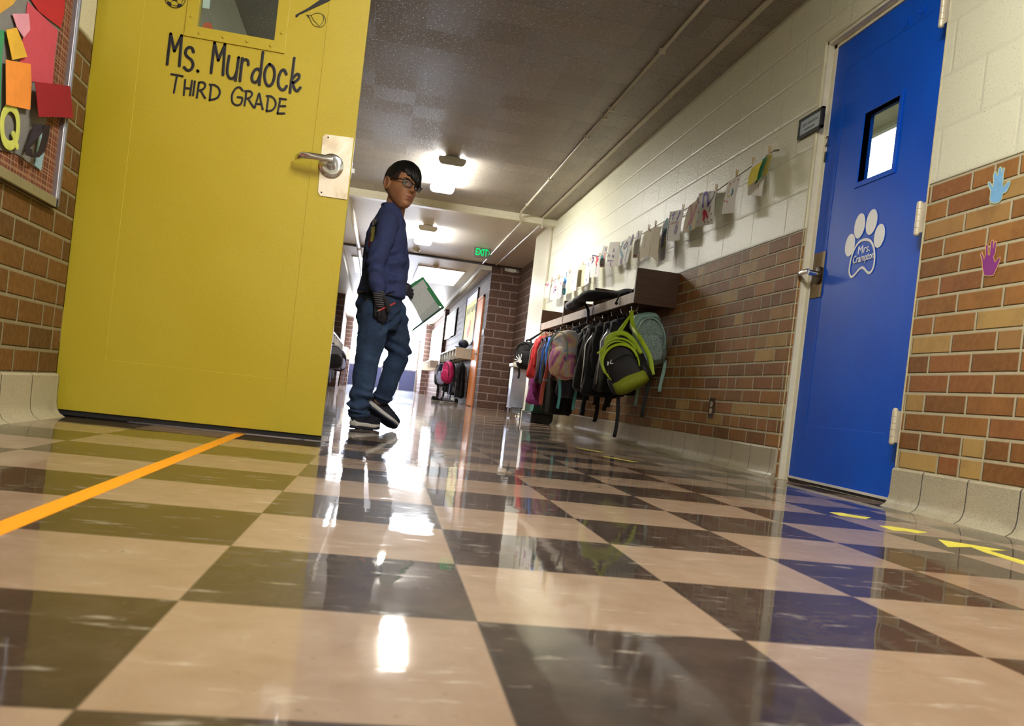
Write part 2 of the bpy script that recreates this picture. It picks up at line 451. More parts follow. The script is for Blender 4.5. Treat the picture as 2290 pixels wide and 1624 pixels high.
# ---------------------------------------------------------------- setting
Y0, Y1, ZC = -4.6, 36.2, 2.42
struct(add('floor', B().box((-4.6, Y0, -0.08), (5.2, Y1+0.4, 0)), m_floor), 'glossy checkered floor of tan and dark brown tiles', 'floor')
struct(add('ceiling', B().box((-1.5, Y0, ZC), (2.3, 9.6, ZC+0.08)), m_ceil), 'low grey ceiling of pitted acoustic tiles', 'ceiling')
k_ = N('white_ceiling_board'); p_, x_, y_, z_ = k_.pos(); j_ = k_.math('FRACT', k_.math('DIVIDE', y_, 0.305)); e_ = k_.math('SUBTRACT', 1, k_.step(k_.math('MINIMUM', j_, k_.math('SUBTRACT', 1, j_)), 0.006, 0.02))
k_.l(k_.mix(k_.math('MULTIPLY', e_, 0.35), k_.mix(k_.noise(p_, 90, 3), lin((214, 208, 200)), lin((228, 222, 214))), lin((150, 142, 136))), k_.b.inputs['Base Color']); k_.set(Roughness=0.4)
struct(add('ceiling_far', B().box((-1.5, 9.6, ZC), (2.3, Y1, ZC+0.08)), k_.m), 'paler ceiling past the cream beam, running to the far entrance', 'ceiling')
DY0, DY1, DZ = 2.062, 3.02, 2.10       # blue door opening
b = B()
b.box((1.80, Y0, 0), (1.98, DY0, ZC)); b.box((1.80, DY1, 0), (1.98, 10.7, ZC)); b.box((1.80, DY0, DZ), (1.98, DY1, ZC))
struct(add('wall_right', b, m_wall_r), 'right wall, tan brick below and cream painted block above', 'wall')
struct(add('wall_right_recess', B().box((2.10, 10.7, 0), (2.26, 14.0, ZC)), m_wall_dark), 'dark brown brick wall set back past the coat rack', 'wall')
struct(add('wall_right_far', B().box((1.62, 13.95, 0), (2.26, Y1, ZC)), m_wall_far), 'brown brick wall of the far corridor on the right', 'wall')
LY0, LY1 = 2.352, 3.36                  # classroom doorway on the left
b = B()
b.box((-1.38, Y0, 0), (-1.20, LY0, ZC)); b.box((-1.38, LY1, 0), (-1.20, 14.0, ZC)); b.box((-1.38, LY0, 2.1), (-1.20, LY1, ZC))
struct(add('wall_left', b, m_wall_l), 'left wall of tan brick under cream block, beside the yellow door', 'wall')
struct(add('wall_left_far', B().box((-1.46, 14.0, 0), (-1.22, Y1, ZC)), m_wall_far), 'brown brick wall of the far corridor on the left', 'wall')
struct(add('wall_back', B().box((-1.5, Y0-0.12, 0), (2.3, Y0, ZC)), m_plain), 'unseen cream wall added behind the viewer to keep light in', 'wall')  # out-of-view wall added to hold the light in the corridor

# classroom glimpsed through the gap at the yellow door's hinges
b = B(); b.box((-4.4, 1.2, 0), (-4.3, 5.2, ZC)); b.box((-4.4, 1.1, 0), (-1.40, 1.2, ZC)); b.box((-4.4, 5.2, 0), (-1.40, 5.3, ZC)); b.box((-4.4, 1.1, ZC), (-1.40, 5.3, ZC+0.08))
struct(add('wall_left_classroom', b, m_dark), 'classroom walls coloured dark as an unlit room, behind the yellow door', 'wall')
# classroom behind the blue door
b = B(); b.box((5.0, 1.0, 0), (5.1, 8.4, 2.7)); b.box((2.0, 0.9, 0), (5.1, 1.0, 2.7)); b.box((2.30, 8.3, 0), (5.1, 8.4, 2.7)); b.box((1.99, 0.9, 2.6), (5.1, 8.4, 2.7)); b.box((1.985, 3.1, ZC), (2.02, 8.4, 2.7))
struct(add('wall_right_classroom', b, m_plain), 'pale room walls and ceiling seen through the blue door window', 'wall')
t = thing('ceiling_light', (3.9, 5.9, 2.55), 'bright ceiling panel seen through the blue door window', 'light', 'classroom lights')
add('diffuser', B().box((3.46, 4.4, 2.575), (4.6, 7.6, 2.583)), emit('classroom_light', (250, 253, 255), 9.0), t)
b = B()
for lo, hi in (((3.42, 4.36, 2.57), (3.46, 7.64, 2.6)), ((4.6, 4.36, 2.57), (4.64, 7.64, 2.6)), ((3.46, 4.36, 2.57), (4.6, 4.4, 2.6)), ((3.46, 7.6, 2.57), (4.6, 7.64, 2.6))): b.box(lo, hi)
add('frame', b, m_white, t)

# cove base
def cove(name, y0, y1, x, sgn, label, h=0.145):
    prof = [(0, h), (0.006, h+0.001), (0.012, h-0.006), (0.013, 0.05), (0.017, 0.028), (0.026, 0.012), (0.04, 0.003), (0.046, 0.0), (0, 0)]
    b = B(); b.loft([[(x+sgn*px, yy, pz) for px, pz in prof] for yy in (y0, y1)])
    return struct(smooth_angle(add(name, b, m_cove), 35), label, 'baseboard')
cove('baseboard_right', Y0, DY0-0.005, 1.80, -1, 'speckled cove tile base right of the blue door')
cove('baseboard_right_rack', DY1+0.005, 10.7, 1.80, -1, 'speckled cove tile base under the coat rack')
cove('baseboard_left', Y0, LY0, -1.20, 1, 'speckled cove tile base left of the yellow door')

# beam across the ceiling, soffits and expansion joint
b = B(); b.box((-1.2, 9.5, 2.335), (1.8, 9.62, ZC)); b.box((-1.2, 9.49, 2.375), (1.8, 9.5, ZC)); b.box((-1.2, 9.485, 2.40), (1.8, 9.49, ZC))
struct(add('trim_1', b, m_frame), 'cream ceiling beam crossing the corridor past the first lamp', 'beam')
struct(add('trim_2', B().box((-1.22, 13.82, 2.395), (2.1, 13.92, ZC)), M('dark_joint_strip', (60, 52, 50), 0.7)), 'dark strip across the ceiling before the far corridor', 'trim')
b = B(); b.box((1.44, 14.0, 2.33), (1.62, 35.9, ZC)); struct(add('trim_3', b, m_white), 'pale soffit along the top of the far right wall', 'trim')
b = B(); b.box((-1.22, 14.0, 2.30), (-0.86, 35.9, ZC)); struct(add('trim_4', b, m_white), 'pale soffit along the top of the far left wall', 'trim')
# pilaster at the end of the near right wall
struct(add('trim_5', B().box((1.775, 9.66, 0.0), (1.80, 10.7, ZC), 0.004), m_frame), 'cream pilaster at the end of the near right wall', 'trim')

# far end: glazed entrance
def entrance():
    yE = 35.9
    b = B(); b.box((-1.46, yE, 2.39), (1.62, yE+0.3, ZC)); b.box((-1.46, yE, 0), (-1.2, yE+0.3, 2.39)); b.box((1.58, yE, 0), (1.62, yE+0.3, 2.39))
    struct(add('wall_end', b, m_plain), 'pale wall around the glass entrance at the far end', 'wall')
    mb = M('blue_grey_panel', (96, 108, 156), 0.45); mf = M('pale_aluminium', (214, 220, 232), 0.35, 0.6)
    md = emit('daylight_pane', (222, 234, 255), DAY)
    tr = empty('window_3', (0.21, yE, 2.12)); struct(tr, 'bright transom window above the far entrance doors', 'window'); add('pane', B().box((-1.2, yE+0.02, 2.13), (1.58, yE+0.03, 2.39)), md, tr); add('window_frame', B().box((-1.2, yE, 2.11), (1.58, yE+0.05, 2.13)), mf, tr)
    xs = [-1.2, -0.5, 0.2, 0.9, 1.58]
    for i in range(4):
        x0, x1 = xs[i], xs[i+1]
        t = empty('door_%d' % (i+3), ((x0+x1)/2, yE, 0))
        struct(t, ('leftmost', 'second from left', 'third from left', 'rightmost')[i]+' glass entrance door at the far end of the corridor', 'door')
        b = B(); b.box((x0, yE, 0), (x0+0.03, yE+0.05, 2.11)); b.box((x1-0.03, yE, 0), (x1, yE+0.05, 2.11)); b.box((x0, yE, 2.08), (x1, yE+0.05, 2.11)); b.box((x0, yE, 0.84), (x1, yE+0.05, 0.9))
        add('frame', b, mf, t)
        add('lower_panel', B().box((x0+0.03, yE+0.01, 0.02), (x1-0.03, yE+0.04, 0.84)), mb, t)
        add('pane', B().box((x0+0.03, yE+0.02, 0.9), (x1-0.03, yE+0.03, 2.08)), md, t)
        add('push_bar', B().tube([(x0+0.08, yE-0.03, 1.0), (x1-0.08, yE-0.03, 1.0)], 0.016), m_steel, t)
entrance()
# ---------------------------------------------------------------- ceiling lamps
m_lens = emit('lamp_lens', (255, 251, 242), LAMP)
def luminaire(y0, label, m_lens):
    x0, x1, L = 0.24, 0.48, 1.28
    t = thing('ceiling_light', ((x0+x1)/2, y0, ZC), label, 'light', 'wraparound ceiling lamps')
    b = B(); b.box((x0+0.05, y0+0.02, 2.385), (x1-0.05, y0+L-0.02, ZC)); add('body', b, m_white, t)
    prof = [(0.0, 2.40), (-0.004, 2.375), (0.01, 2.35), (0.03, 2.338), (0.21, 2.338), (0.23, 2.35), (0.244, 2.375), (0.24, 2.40), (0.19, 2.404), (0.05, 2.404)]
    b = B(); b.loft([[(x0+px, y, pz) for px, pz in prof] for y in (y0+0.03, y0+L-0.03)]); add('lens', b, m_lens, t)
    for ye in (y0, y0+L-0.03):
        pr2 = [(0.12+(px-0.12)*1.05, 2.37+(pz-2.37)*1.12) for px, pz in prof]
        b = B(); b.loft([[(x0+px, y, pz) for px, pz in pr2] for y in (ye, ye+0.03)]); smooth_angle(add('end_cap', b, m_white, t), 50)
    return t
m_lens2 = emit('bright_lamp_lens', (255, 251, 242), LAMP*1.15)
lamp = luminaire(7.40, 'bright wraparound lamp on the ceiling above the boy', m_lens2)
dup(lamp, (0.36, 11.1, ZC), 'second bright ceiling lamp, just past the cream beam')
near = luminaire(-0.1, 'ceiling lamp overhead near the viewer, before the yellow door', m_lens)
dup(near, (0.36, -3.7, ZC), 'ceiling lamp behind the viewer')
m_area_glow = emit('ceiling_area_glow', (246, 250, 255), 6.0)  # bright white ceiling areas built as glowing framed panels
for x0, x1, lb in ((0.46, 1.28, 'right one of the wide glowing white ceiling areas in the far corridor'), (-0.72, 0.1, 'left one of the wide glowing white ceiling areas in the far corridor')):
    t = thing('ceiling_glow_area', ((x0+x1)/2, 16.4, ZC), lb, 'light', 'wide glowing ceiling areas')
    b = B()
    for lo, hi in (((x0-0.03, 15.2, 2.405), (x0, 17.6, ZC)), ((x1, 15.2, 2.405), (x1+0.03, 17.6, ZC)), ((x0, 15.2, 2.405), (x1, 15.23, ZC)), ((x0, 17.57, 2.405), (x1, 17.6, ZC))): b.box(lo, hi)
    add('frame', b, m_white, t)
    add('diffuser', B().box((x0, 15.23, 2.41), (x1, 17.57, 2.416)), m_area_glow, t)
# ---------------------------------------------------------------- lettering by strokes
def smooth_path(pts, closed=False, n=6):
    P = [Vector(p) for p in pts]; out = []; m = len(P)
    if m < 3: return P
    for i in range(m if closed else m-1):
        p0 = P[i-1] if (i > 0 or closed) else P[0]; p1 = P[i]; p2 = P[(i+1) % m]; p3 = P[(i+2) % m] if (i+2 < m or closed) else P[m-1]
        for k in range(n):
            t = k/n
            out.append(0.5*((2*p1)+(-p0+p2)*t+(2*p0-5*p1+4*p2-p3)*t*t+(-p0+3*p1-3*p2+p3)*t**3))
    if not closed: out.append(P[-1])
    return out

def stroke(b, pts, width, nrm, th=0.0012, closed=False, curve=True, mat=0):
    """flat round-ended brush stroke lying on a surface with normal nrm"""
    nrm = Vector(nrm).normalized()
    P = smooth_path(pts, closed) if curve else [Vector(p) for p in pts]
    b.tube([p+nrm*th*0.5 for p in P], width/2, 10, mat, True, (nrm, max(0.02, th/width)), closed)
    if not closed:
        for p in (P[0], P[-1]): b.disc(p, nrm, width/2, th, 12, mat)
    return b

m_yel = N('yellow_door_enamel')
_p = m_yel.obj(); _f = m_yel.noise(_p, 1.6, 3); _g = m_yel.noise(_p, 140, 3)
m_yel.l(m_yel.ramp(_f, [(0.3, lin((184, 164, 26))), (0.7, lin((194, 175, 52)))]), m_yel.b.inputs['Base Color']); m_yel.set(Roughness=0.42)
m_yel.bump(m_yel.math('ADD', m_yel.noise(_p, 14, 3), m_yel.math('MULTIPLY', _g, 0.3)), 0.0012); m_yel = m_yel.m
m_blue = N('blue_door_enamel')
_p = m_blue.obj(); _f = m_blue.noise(_p, 3, 4)
m_blue.l(m_blue.ramp(_f, [(0.3, lin((0, 78, 200))), (0.7, lin((2, 88, 214)))]), m_blue.b.inputs['Base Color']); m_blue.set(Roughness=0.42); m_blue.b.inputs['Specular IOR Level'].default_value = 0.25
m_blue.bump(m_blue.math('ADD', m_blue.noise(_p, 10, 3), m_blue.math('MULTIPLY', m_blue.noise(_p, 160, 2), 0.25)), 0.0012); m_blue = m_blue.m
m_vinyl_k = M('black_vinyl', (16, 15, 26), 0.45, var=0.1)
m_vinyl_w = M('white_vinyl', (250, 252, 252), 0.45, var=0.02)
m_glass = glass('door_glass')

# ---------------------------------------------------------------- yellow door, standing open across the left of the corridor
YD = 2.40
def yd(u, v): return at(u, v, y=YD)
X0, X1, ZB, ZT = -1.214, -0.300, 0.022, 2.07
wl, wr, wb, wt = yd(441, 60).x, yd(613, 95).x, 1.418, 1.98
door = empty('door_1', (X0, YD, 0)); struct(door, 'open yellow classroom door lettered in black, with a chrome lever', 'door')
b = B(); F0, BK = YD+0.002, YD+0.044
b.box((X0, F0, ZB), (wl, BK, ZT)); b.box((wr, F0, ZB), (X1, BK, ZT)); b.box((wl, F0, ZB), (wr, BK, wb)); b.box((wl, F0, wt), (wr, BK, ZT))
px0, px1, pz0, pz1 = -1.062, -0.444, 0.212, 2.0        # the sunk panel; stiles and rails stand a hair proud of it
def ridge(bb, lo, hi): bb.box(lo, hi, 0.0008)
ridge(b, (X0, YD, ZB), (px0, F0, ZT)); ridge(b, (px1, YD, ZB), (X1, F0, ZT)); ridge(b, (px0, YD, ZB), (px1, F0, pz0)); ridge(b, (px0, YD, pz1), (px1, F0, ZT))
add('leaf', b, m_yel, door)
b = B(); tw = 0.04
for lo, hi in (((wl-tw, YD-0.003, wb-tw), (wl, F0, wt+tw)), ((wr, YD-0.003, wb-tw), (wr+tw, F0, wt+tw)), ((wl, YD-0.003, wb-tw), (wr, F0, wb)), ((wl, YD-0.003, wt), (wr, F0, wt+tw))): b.box(lo, hi, 0.001)
ff = add('window_frame', b, m_yel, door)
b = B()
for k in range(4):
    b.ball((wl+0.01+(wr-wl-0.02)*k/3, YD-0.004, wb-tw*0.55), (0.005, 0.003, 0.005), 10, 6)
for k in range(3):
    for xx in (wl-tw*0.55, wr+tw*0.55): b.ball((xx, YD-0.004, wb+0.03+0.16*k), (0.005, 0.003, 0.005), 10, 6)
for q in (add('screw', b, m_yel, ff, True),): q['kind'] = 'stuff'
add('pane', B().box((wl-0.002, YD+0.02, wb-0.002), (wr+0.002, YD+0.026, wt+0.002)), m_glass, door)
q = yd(453, 55); st = add('sticker', B().disc((q.x+0.012, YD+0.0265, q.z+0.004), (0, 1, 0), 0.017, 0.001, 20), M('red_orange_spot', (226, 84, 40), 0.5), door)  # red spot on the glass stands for something seen through it
q = yd(458, 4); add('paper_strip', B().box((q.x-0.012, YD+0.0265, q.z-0.012), (q.x+0.012, YD+0.0275, q.z+0.25)), m_paper, door)
# lettering
def S(u, v): return yd(320+u*0.29557, v*0.29557)
NAME = [[(183, 485), (196, 370), (210, 256)], [(210, 256), (224, 320), (238, 385)], [(238, 385), (265, 327), (292, 270)], [(292, 270), (284, 385), (275, 498)],
        [(382, 392), (372, 365), (348, 358), (326, 378), (324, 412), (345, 436), (370, 458), (379, 492), (364, 525), (336, 532), (313, 510)], [(414, 536), (416, 540)],
        [(515, 550), (528, 440), (542, 326)], [(542, 326), (556, 390), (570, 455)], [(570, 455), (595, 397), (620, 338)], [(620, 338), (613, 450), (605, 566)],
        [(652, 425), (640, 500), (638, 555), (656, 590), (684, 590), (705, 555), (716, 500), (724, 436)], [(724, 436), (713, 520), (700, 608)],
        [(752, 442), (743, 525), (733, 612)], [(740, 520), (752, 470), (775, 450), (795, 462), (797, 490)],
        [(886, 540), (872, 522), (846, 532), (826, 572), (827, 608), (846, 624), (870, 606), (888, 560)], [(908, 396), (894, 520), (880, 640)],
        [(958, 486), (932, 516), (920, 570), (930, 628), (952, 650), (980, 628), (996, 570), (988, 512), (958, 486)],
        [(1084, 560), (1070, 530), (1045, 540), (1026, 590), (1026, 645), (1044, 676), (1068, 678), (1086, 652)],
        [(1145, 440), (1129, 570), (1112, 700)], [(1122, 612), (1140, 585), (1165, 562), (1183, 568), (1178, 594), (1156, 615), (1134, 626)], [(1134, 626), (1146, 668), (1166, 688), (1190, 664)]]
GRADE = [[(215, 561), (258, 568), (300, 577)], [(258, 570), (246, 635), (234, 700)], [(320, 605), (315, 660), (309, 718)], [(371, 612), (364, 667), (356, 720)], [(316, 664), (340, 668), (363, 671)],
         [(393, 616), (386, 670), (379, 722)], [(424, 625), (416, 682), (408, 738)], [(424, 625), (452, 622), (471, 640), (462, 668), (438, 682), (417, 683)], [(436, 684), (452, 712), (470, 741)],
         [(518, 640), (512, 697), (505, 755)], [(505, 640), (545, 645), (576, 672), (580, 710), (558, 742), (505, 757)],
         [(754, 686), (735, 662), (704, 668), (676, 712), (676, 768), (702, 794), (738, 788), (752, 742), (716, 735)],
         [(783, 692), (777, 745), (768, 798)], [(772, 690), (810, 690), (826, 712), (808, 738), (777, 748)], [(796, 746), (815, 778), (836, 809)],
         [(845, 815), (862, 760), (880, 706), (892, 765), (906, 826)], [(856, 786), (880, 788), (899, 789)],
         [(950, 726), (943, 783), (935, 838)], [(936, 726), (975, 732), (1002, 765), (1002, 800), (976, 834), (936, 840)],
         [(1040, 748), (1029, 803), (1018, 858)], [(1034, 746), (1058, 748), (1082, 752)], [(1030, 802), (1054, 802), (1076, 803)], [(1018, 858), (1044, 858), (1070, 858)]]
SHARP = {0, 1, 2, 3, 6, 7, 8, 9}
b = B()
for i, st in enumerate(NAME): stroke(b, [S(*p) for p in st], 0.0102, (0, -1, 0))
lt = add('name_lettering', b, m_vinyl_k, door)
b = B()
for st in GRADE: stroke(b, [S(*p) for p in st], 0.0070, (0, -1, 0), curve=len(st) > 3)
add('grade_lettering', b, m_vinyl_k, door)
# ball, bat and cap decals
b = B(); cc = S(243, -14); rad = 0.0335
stroke(b, [cc+Vector((rad*math.cos(a*PI/14), 0, rad*math.sin(a*PI/14))) for a in range(28)], 0.0022, (0, -1, 0), closed=True)
def pent(c, r, a0): return [c+Vector((r*math.cos(a0+k*2*PI/5), 0, r*math.sin(a0+k*2*PI/5))) for k in range(5)]
b.poly(pent(cc, 0.0115, PI/2), (0, -0.0012, 0))
for k in range(5):
    a = PI/2+k*2*PI/5
    stroke(b, [cc+Vector((0.0115*math.cos(a), 0, 0.0115*math.sin(a))), cc+Vector((0.022*math.cos(a), 0, 0.022*math.sin(a)))], 0.0016, (0, -1, 0))
    b.poly([cc+Vector((q*math.cos(a+d), 0, q*math.sin(a+d))) for q, d in ((0.022, 0), (0.027, 0.3), (0.0335, 0.26), (0.0335, -0.26), (0.027, -0.3))], (0, -0.0012, 0))
    stroke(b, [cc+Vector((0.027*math.cos(a+0.3), 0, 0.027*math.sin(a+0.3))), cc+Vector((0.027*math.cos(a+2*PI/5-0.3), 0, 0.027*math.sin(a+2*PI/5-0.3)))], 0.0016, (0, -1, 0))
add('ball_decal', b, m_vinyl_k, door)
b = B(); bat = [(1153, 122), (1155, 112), (1163, 108), (1250, 60), (1330, 5), (1420, -52), (1470, -80), (1492, -72), (1490, -52), (1440, -10), (1400, 12), (1300, 58), (1180, 112), (1172, 124), (1160, 131)]
b.poly([S(*p) for p in bat], (0, -0.0012, 0)); add('bat_decal', b, m_vinyl_k, door)
b = B()
for st in ([(1238, 114), (1262, 138), (1272, 165), (1290, 190), (1320, 203), (1340, 204), (1362, 198), (1380, 170), (1378, 138), (1364, 114)], [(1364, 114), (1334, 99), (1300, 101), (1272, 116), (1240, 114)], [(1272, 116), (1290, 150), (1312, 175), (1334, 200)], [(1362, 116), (1366, 150), (1352, 178), (1334, 198)]):
    stroke(b, [S(*p) for p in st], 0.0016, (0, -1, 0))
b.poly([S(*p) for p in ((1236, 112), (1246, 114), (1262, 134), (1256, 136))], (0, -0.0012, 0))
add('cap_decal', b, m_vinyl_k, door)
# lock plate and lever
k_ = N('mottled_steel_plate'); _f = k_.noise(k_.obj(), 7, 4, 0.6, 1.0)  # plate colour mottled from tan to near white
k_.l(k_.ramp(_f, [(0.3, lin((196, 172, 140))), (0.5, lin((236, 224, 200))), (0.7, lin((246, 240, 226)))]), k_.b.inputs['Base Color']); k_.set(Metallic=0.55, Roughness=0.5); m_plate = k_.m
pl = [yd(722, 306), yd(728, 301), yd(791, 309), yd(776, 447), yd(716, 438), yd(711, 430)]
pts = [Vector((p.x if p.x < X1 else X1, YD-0.0035, p.z)) for p in pl]
b = B(); b.poly(pts, (0, 0.0035, 0)); plate = add('lock_plate', b, m_plate, door)
b = B()
for u, v in ((734, 308), (719, 431)):
    q = yd(u, v); b.disc((q.x, YD-0.0046, q.z), (0, 1, 0), 0.003, 0.001, 12)
add('screw', b, m_black, plate)
rc = yd(741, 372)
b = B()
b.tube([(rc.x, YD-0.003, rc.z), (rc.x, YD-0.008, rc.z), (rc.x, YD-0.012, rc.z), (rc.x, YD-0.0125, rc.z)], [0.044, 0.044, 0.038, 0.026], 36)
smooth_angle(add('rose', b, m_chrome, door), 40)
b = B(); b.tube([(rc.x, YD-0.012, rc.z), (rc.x, YD-0.05, rc.z+0.004)], [0.017, 0.014], 24)
e = Vector((rc.x+0.006, YD-0.056, rc.z+0.012)); L_ = [e, e+Vector((-0.03, -0.003, 0.0)), e+Vector((-0.075, 0, 0.001)), e+Vector((-0.108, 0.004, 0.0)), e+Vector((-0.128, 0.022, -0.006)), e+Vector((-0.134, 0.036, -0.008))]
b.loft([[p+Vector((0, 0.006*math.cos(a), (0.0125 if i else 0.010)*math.sin(a)*(1 if i < 4 else 0.9))) for a in [k*2*PI/16 for k in range(16)]] for i, p in enumerate(L_)])
lever = smooth_angle(add('lever', b, m_chrome, door), 50)
b = B(); lz = yd(790, 380).z
b.box((X1, YD+0.012, lz-0.03), (X1+0.0015, YD+0.034, lz+0.03)); b.poly([(X1, YD+0.013, lz-0.008), (X1+0.011, YD+0.016, lz-0.008), (X1+0.011, YD+0.033, lz-0.008), (X1, YD+0.033, lz-0.008)], (0, 0, 0.016))
add('latch', b, m_steel, door)
def hinge(parent, x, y, z0, z1, axis, m, r=0.0085, leaf=None):
    b = B(); n = 5; h = (z1-z0)/n
    for i in range(n): b.tube([(x, y, z0+i*h+0.0006), (x, y, z0+(i+1)*h-0.0006)], r, 16)
    b.ball((x, y, z1), (r*0.9, r*0.9, r*0.6), 12, 8); b.ball((x, y, z0), (r*0.9, r*0.9, r*0.6), 12, 8)
    if leaf: b.box(*leaf)
    return smooth_angle(add('hinge', b, m, parent), 40)
for u, v in ((197, 205), (141, 728)):
    q = at(u, v, y=YD-0.005); hinge(door, X0-0.009, YD-0.002, q.z-0.06, q.z+0.06, 'z', m_frame)
b = B(); b.box((X0, YD+0.005, 0.004), (X1, YD+0.04, 0.022)); add('door_foot_strip', b, M('under_door_black', (24, 22, 24), 0.7), door)  # near-black strip painted in for the shaded gap under the door
struct(add('door_frame_left', B().box((-1.36, LY0-0.002, 0), (-1.235, LY0+0.03, 2.1)).box((-1.36, LY1-0.03, 0), (-1.2, LY1+0.001, 2.1)).box((-1.36, LY0, 2.06), (-1.2, LY1, 2.101)), m_dark), 'door frame coloured dark like the unlit gap at the yellow door hinges', 'door frame')
tag(add('red_coat', B().ball((-1.62, 2.62, 1.02), (0.09, 0.11, 0.30), 20, 14, fn=lambda q: q*(1+0.08*math.sin(9*q.z)+0.06*math.sin(7*q.x))).box((-1.64, 2.6, 1.28), (-1.6, 2.64, 1.34)), M('dark_red_cloth', (120, 22, 30), 0.8), None, True), 'dark red cloth glimpsed in the gap beside the yellow door', 'coat')

# ---------------------------------------------------------------- blue door on the right wall
XD = 1.842
def bd(u, v): return at(u, v, x=XD)
fr = empty('door_2', (XD, (DY0+DY1)/2, 0)); struct(fr, 'closed blue classroom door with a white paw print decal', 'door')
by0, by1, bz0, bz1 = 2.104, 2.974, 0.018, 2.062
wy = (2.39, 2.655); wz = (1.352, 1.655)
b = B(); xf = XD+0.0015
for (a0, a1, c0, c1) in ((by0, wy[0], bz0, bz1), (wy[1], by1, bz0, bz1), (wy[0], wy[1], bz0, wz[0]), (wy[0], wy[1], wz[1], bz1)): b.box((xf, a0, c0), (XD+0.045, a1, c1))
q0, q1, q2, q3 = by0+0.11, by1-0.11, 0.27, 1.93
for (a0, a1, c0, c1) in ((by0, q0, bz0, bz1), (q1, by1, bz0, bz1), (q0, q1, bz0, q2), (q0, q1, q3, bz1)): b.box((XD, a0, c0), (xf, a1, c1), 0.0007)
add('leaf', b, m_blue, fr)
b = B(); tw = 0.022
for (a0, a1, c0, c1) in ((wy[0]-tw, wy[0], wz[0]-tw, wz[1]+tw), (wy[1], wy[1]+tw, wz[0]-tw, wz[1]+tw), (wy[0], wy[1], wz[0]-tw, wz[0]), (wy[0], wy[1], wz[1], wz[1]+tw)): b.box((XD-0.003, a0, c0), (XD+0.03, a1, c1), 0.001)
add('window_frame', b, m_blue, fr)
add('pane', B().box((XD+0.02, wy[0]-0.002, wz[0]-0.002), (XD+0.026, wy[1]+0.002, wz[1]+0.002)), m_glass, fr)
# frame
b = B()
b.box((1.838, DY0, 0), (1.96, by0-0.004, DZ), 0.002); b.box((1.838, by1+0.004, 0), (1.96, DY1, DZ), 0.002); b.box((1.838, DY0, bz1+0.004), (1.96, DY1, DZ), 0.002)
b.box((1.818, DY0, 0.0), (1.838, DY0+0.014, DZ), 0.002); b.box((1.808, DY1-0.016, 0.0), (1.838, DY1, DZ), 0.002); b.box((1.808, DY0, DZ-0.016), (1.838, DY1, DZ), 0.002)
add('frame', b, m_frame, fr)
# bead of caulk round the frame, door sweep, hooks
b = B(); b.tube([(1.803, DY1+0.006, 0.15), (1.803, DY1+0.006, DZ+0.008), (1.803, DY0-0.006, DZ+0.008), (1.803, DY0-0.006, 0.15)], 0.006, 8)
add('caulk_bead', b, M('aged_caulk', (196, 188, 150), 0.6), fr)
b = B(); b.box((XD-0.006, by0, 0.016), (XD, by1, 0.026)); add('door_foot_strip', b, m_white, fr)
b = B(); b.box((XD+0.004, by0, 0.003), (XD+0.04, by1, 0.017)); add('under_door_shade', b, m_black, fr)  # black strip stands in for the dark gap below the door
for u, v in ((2033, 48), (2068, 22)):
    q = bd(u, v); b = B(); b.box((XD-0.003, q.y-0.006, q.z-0.012), (XD, q.y+0.006, q.z+0.02), 0.001)
    b.tube([(XD-0.003, q.y, q.z+0.006), (XD-0.012, q.y, q.z-0.004), (XD-0.016, q.y, q.z-0.018), (XD-0.026, q.y, q.z-0.018), (XD-0.028, q.y, q.z-0.008)], 0.0022, 8)
    smooth_angle(add('hook', b, m_blue, fr), 40)
for za, zb in ((1.81, 1.93), (1.025, 1.145), (0.235, 0.362)):
    b = None
    h = hinge(fr, 1.796, by0-0.012, za, zb, 'z', M('painted_hinge', (214, 206, 184), 0.35, 0.2, var=0.1), 0.0115, ((1.7965, by0-0.052, za+0.004), (1.7995, by0-0.004, zb-0.004)))
# lock plate and lever
b = B(); b.box((XD-0.003, 2.862, 0.868), (XD, 2.968, 1.082), 0.001); add('lock_plate', b, m_brass, fr)
c = Vector((XD, 2.905, 0.972))
b = B(); b.tube([(XD-0.003, c.y, c.z), (XD-0.010, c.y, c.z), (XD-0.013, c.y, c.z)], [0.042, 0.042, 0.034], 32); smooth_angle(add('rose', b, M('tarnished_bronze', (84, 72, 56), 0.4, 0.8), fr), 40)
b = B(); b.tube([(XD-0.012, c.y, c.z+0.004), (XD-0.056, c.y, c.z+0.008)], [0.015, 0.013], 20)
e = Vector((XD-0.058, c.y-0.004, c.z+0.014)); L_ = [e, e+Vector((0, 0.03, 0)), e+Vector((0.0, 0.075, 0)), e+Vector((0.004, 0.104, -0.001)), e+Vector((0.02, 0.122, -0.003))]
b.loft([[p+Vector((0.006*math.cos(a), 0, 0.0125*math.sin(a))) for a in [k*2*PI/16 for k in range(16)]] for p in L_])
smooth_angle(add('lever', b, m_chrome, fr), 50)
# paw decal
def PW(u, v): return at(1880+u*0.11696, 450+v*0.11696, x=XD)
b = B()
for (bx, by_, tx, ty, hw) in ((145, 1060, 218, 625, 88), (325, 716, 408, 232, 96), (548, 646, 640, 150, 100), (704, 894, 782, 434, 96)):
    cx, cy = (bx+tx)/2, (by_+ty)/2; hx, hy = (tx-bx)/2, (ty-by_)/2
    b.poly([PW(cx+hx*math.cos(a)+hw*math.sin(a), cy+hy*math.cos(a)) for a in [k*2*PI/36 for k in range(36)]], (-0.0012, 0, 0))
pad = [(495, 735), (560, 755), (610, 820), (640, 920), (652, 1050), (640, 1200), (608, 1310), (565, 1365), (528, 1370), (488, 1335), (450, 1288), (405, 1272), (358, 1302), (300, 1370), (245, 1432), (206, 1448), (176, 1410), (165, 1320), (182, 1195), (212, 1060), (265, 920), (340, 802), (418, 748)]
stroke(b, [PW(*p) for p in pad], 0.0112, (-1, 0, 0), closed=True)
